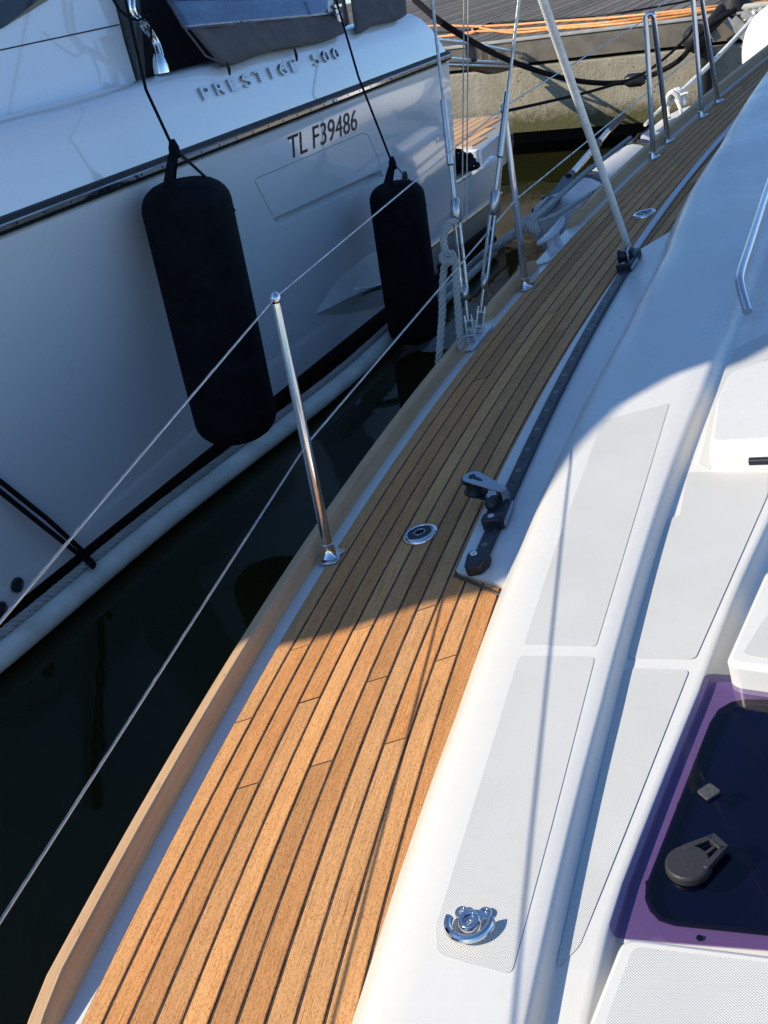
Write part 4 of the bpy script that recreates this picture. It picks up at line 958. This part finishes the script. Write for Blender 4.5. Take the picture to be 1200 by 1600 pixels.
# thin dark line from the stern to the quay
mb = MB(); mb.tube(curve([pt(784, 175, 9.6), pt(860, 158, 10.2), pt(940, 138, 10.8), pt(1010, 112, 11.1), pt(1070, 62, 11.3), pt(1085, 38, 11.3)], 8), .014, 8); tag(obj('stern_line', mb, ROPEB), 'thin black stern line rising from the bathing platform to the quay', 'rope')
# pier post under the fascia
mb = MB(); c = pq(1102, 100, -.10); mb.tube([V(c[0], c[1], WZ-.3), V(c[0], c[1], qz(-.20))], .07, 14); tag(obj('pile', mb, RUBBER), 'dark round pile standing against the quay wall', 'pile')
# folding trestle with black wrapped foot and hanging ropes
tr = thing('gangway_trestle', 'grey steel cross-legged trestle bracket on the quay edge with black wrapped head', 'trestle', qw(2.9, .3, .03))
c = pq(1150, 20, .25); 
mb = MB(); mb.lathe(c-V(0, 0, .18), V(0, 0, 1), [(0, .10), (.06, .16), (.25, .17), (.34, .12), (.5, .12)], 16); obj('wrapped_head', mb, RUBBER, tr)
mb = MB(); mb.lathe(c+V(0, 0, .22), V(0, 0, 1), [(0, .13), (.4, .12)], 16); obj('post', mb, GEL, tr)
for (x0, y0, x1, y1) in ((1134, 30, 1168, 62), (1146, 28, 1176, 58), (1112, 42, 1122, 62), (1160, 20, 1178, 32)):
    mb = MB(); a, b = pq(x0, y0, -.02), pq(x1, y1, -.04); d_ = (b-a)/np.linalg.norm(b-a); mb.box((a+b)/2, (b-a)/2, np.cross(d_, PD)*.035, PD*.012); obj('brace', mb, STEEL, tr, smooth=False)
mb = MB(); a, b = pq(1108, 60, -.05), pq(1185, 62, -.05)
for x0, y0, x1, y1 in ((1128, 12, 1094, 52), (1132, 20, 1104, 48)):
    mb.tube(curve([pq(x0, y0, .05), pq((x0+x1)/2, (y0+y1)/2+2, -.1), pq(x1, y1, -.14)], 6), .05, 10)
obj('wrapped_arm', mb, RUBBER, tr)
# black ball fender hung under it
mb = MB(); c = pq(1088, 60, -.18); mb.lathe(c-V(0, 0, .14), V(0, 0, 1), [(0, .03)]+[(.14-.14*math.cos(t), .14*math.sin(t)) for t in np.linspace(.3, 2.8, 9)]+[(.28, .02)], 18); tag(obj('ball_fender', mb, RUBBER), 'small black ball fender hung on the quay fascia', 'fender')
# white mooring rope from the quay cleat down to the dinghy
cl = thing('mooring_cleat', 'pale cast mooring cleat on the quay edge strip', 'cleat', pq(1178, 30, .13)); c = V(*cl.location)
mb = MB()
for s_ in (-1, 1): mb.lathe(c+PN*.07*s_, V(0, 0, 1), [(0, .045), (.05, .03), (.11, .035)], 12)
obj('foot', mb, plain('cast cleat', (.5, .48, .42), .5, .2, 20), cl)
mb = MB(); mb.tube([c+PN*k+V(0, 0, .12) for k in (-.22, -.1, .1, .22)], [.018, .034, .034, .018], 12); obj('horn', mb, plain('cast cleat horn', (.5, .48, .42), .5, .2, 20), cl)
kd = pz(1055, 152, -.35)
mb = MB(); P_ = [c+V(0, 0, .08), pq(1172, 34, -.1), kd+(pq(1172, 34, -.1)-kd)*.5-V(0, 0, .02), kd]
mb.tube(curve(P_, 10), .022, 8)
for a in range(3): mb.tube([kd+V(.07*math.cos(t+a), .09*math.sin(t), .06*math.sin(t*2+a)) for t in np.linspace(0, 6.28, 18)], .022, 8)
mb.tube(curve([kd, pz(1044, 170, -.45), pz(1046, 184, -.52)], 6), .016, 6); mb.tube(curve([kd, pz(1062, 168, -.42), pz(1066, 182, -.5)], 6), .016, 6)
mb.tube(curve([kd, pz(1030, 172, -.45), pz(1008, 195, -.5)], 6), .018, 6); mb.tube(curve([kd, pz(1075, 145, -.3), pz(1083, 158, -.4), pz(1078, 172, -.5)], 6), .009, 6)
tag(obj('painter_rope', mb, ROPEW), 'white rope tied from the quay cleat to a knot at the dinghy', 'rope')
# white round fender by the bow
c = pt(1212, 72, 9.6); mb = MB(); R_ = .26
mb.lathe(c-V(0, 0, .36), V(0, 0, 1), [(0, .05)]+[(.33-.33*math.cos(t), R_*math.sin(t)**.8) for t in np.linspace(.3, 2.7, 12)]+[(.68, .05), (.74, .045)], 24)
mb.tube([c+V(0, 0, .36), c+V(0, 0, .9)+PD*.5], .012, 6); tag(obj('round_fender', mb, WHITE), 'white round fender hanging between the yacht bow and the quay', 'fender')
# folded gangway at the stern of the motor yacht
gw = thing('gangway', 'folded aluminium gangway with brown underside behind the motor yacht stern', 'gangway', pw(3.9, -.8, .2))
def gp(x, y, n_=-.75): return ps(x, y, n_)
for (x0, y0, x1, y1, r) in ((640, 58, 738, 68, .022), (738, 68, 818, 84, .018), (690, 90, 735, 94, .02), (660, 92, 822, 99, .016), (650, 100, 812, 104, .014)):
    mb = MB(); mb.tube([gp(x0, y0), gp(x1, y1)], r, 10); obj('side_rail', mb, ALU, gw)
for i in range(6):
    k = i/5; mb = MB(); a = gp(742+70*k, 72+12*k); b = gp(744+72*k, 92+7*k, -.85); mb.box((a+b)/2, (a-b)/2, PD*.012, PN*.03); obj('rung', mb, ALU, gw, smooth=False)
mb = MB(); P_ = [gp(x, y, -.78) for x, y in ((690, 97), (735, 97), (800, 101), (796, 110), (776, 115), (758, 111), (735, 104), (690, 102))]; mb.prism(P_, PN, -.10); obj('underside', mb, plain('brown gangway underside', (.16, .11, .06), .7, .3, 8), gw)
mb = MB(); a = gp(820, 88); mb.box(a, PD*.03, PN*.03, V(0, 0, .09)); obj('end_bracket', mb, ALU, gw, bevel=.006)
mb = MB(); mb.box(gp(736, 82), PD*.03, PN*.05, V(0, 0, .09)); obj('hinge', mb, BLACK, gw, bevel=.01)
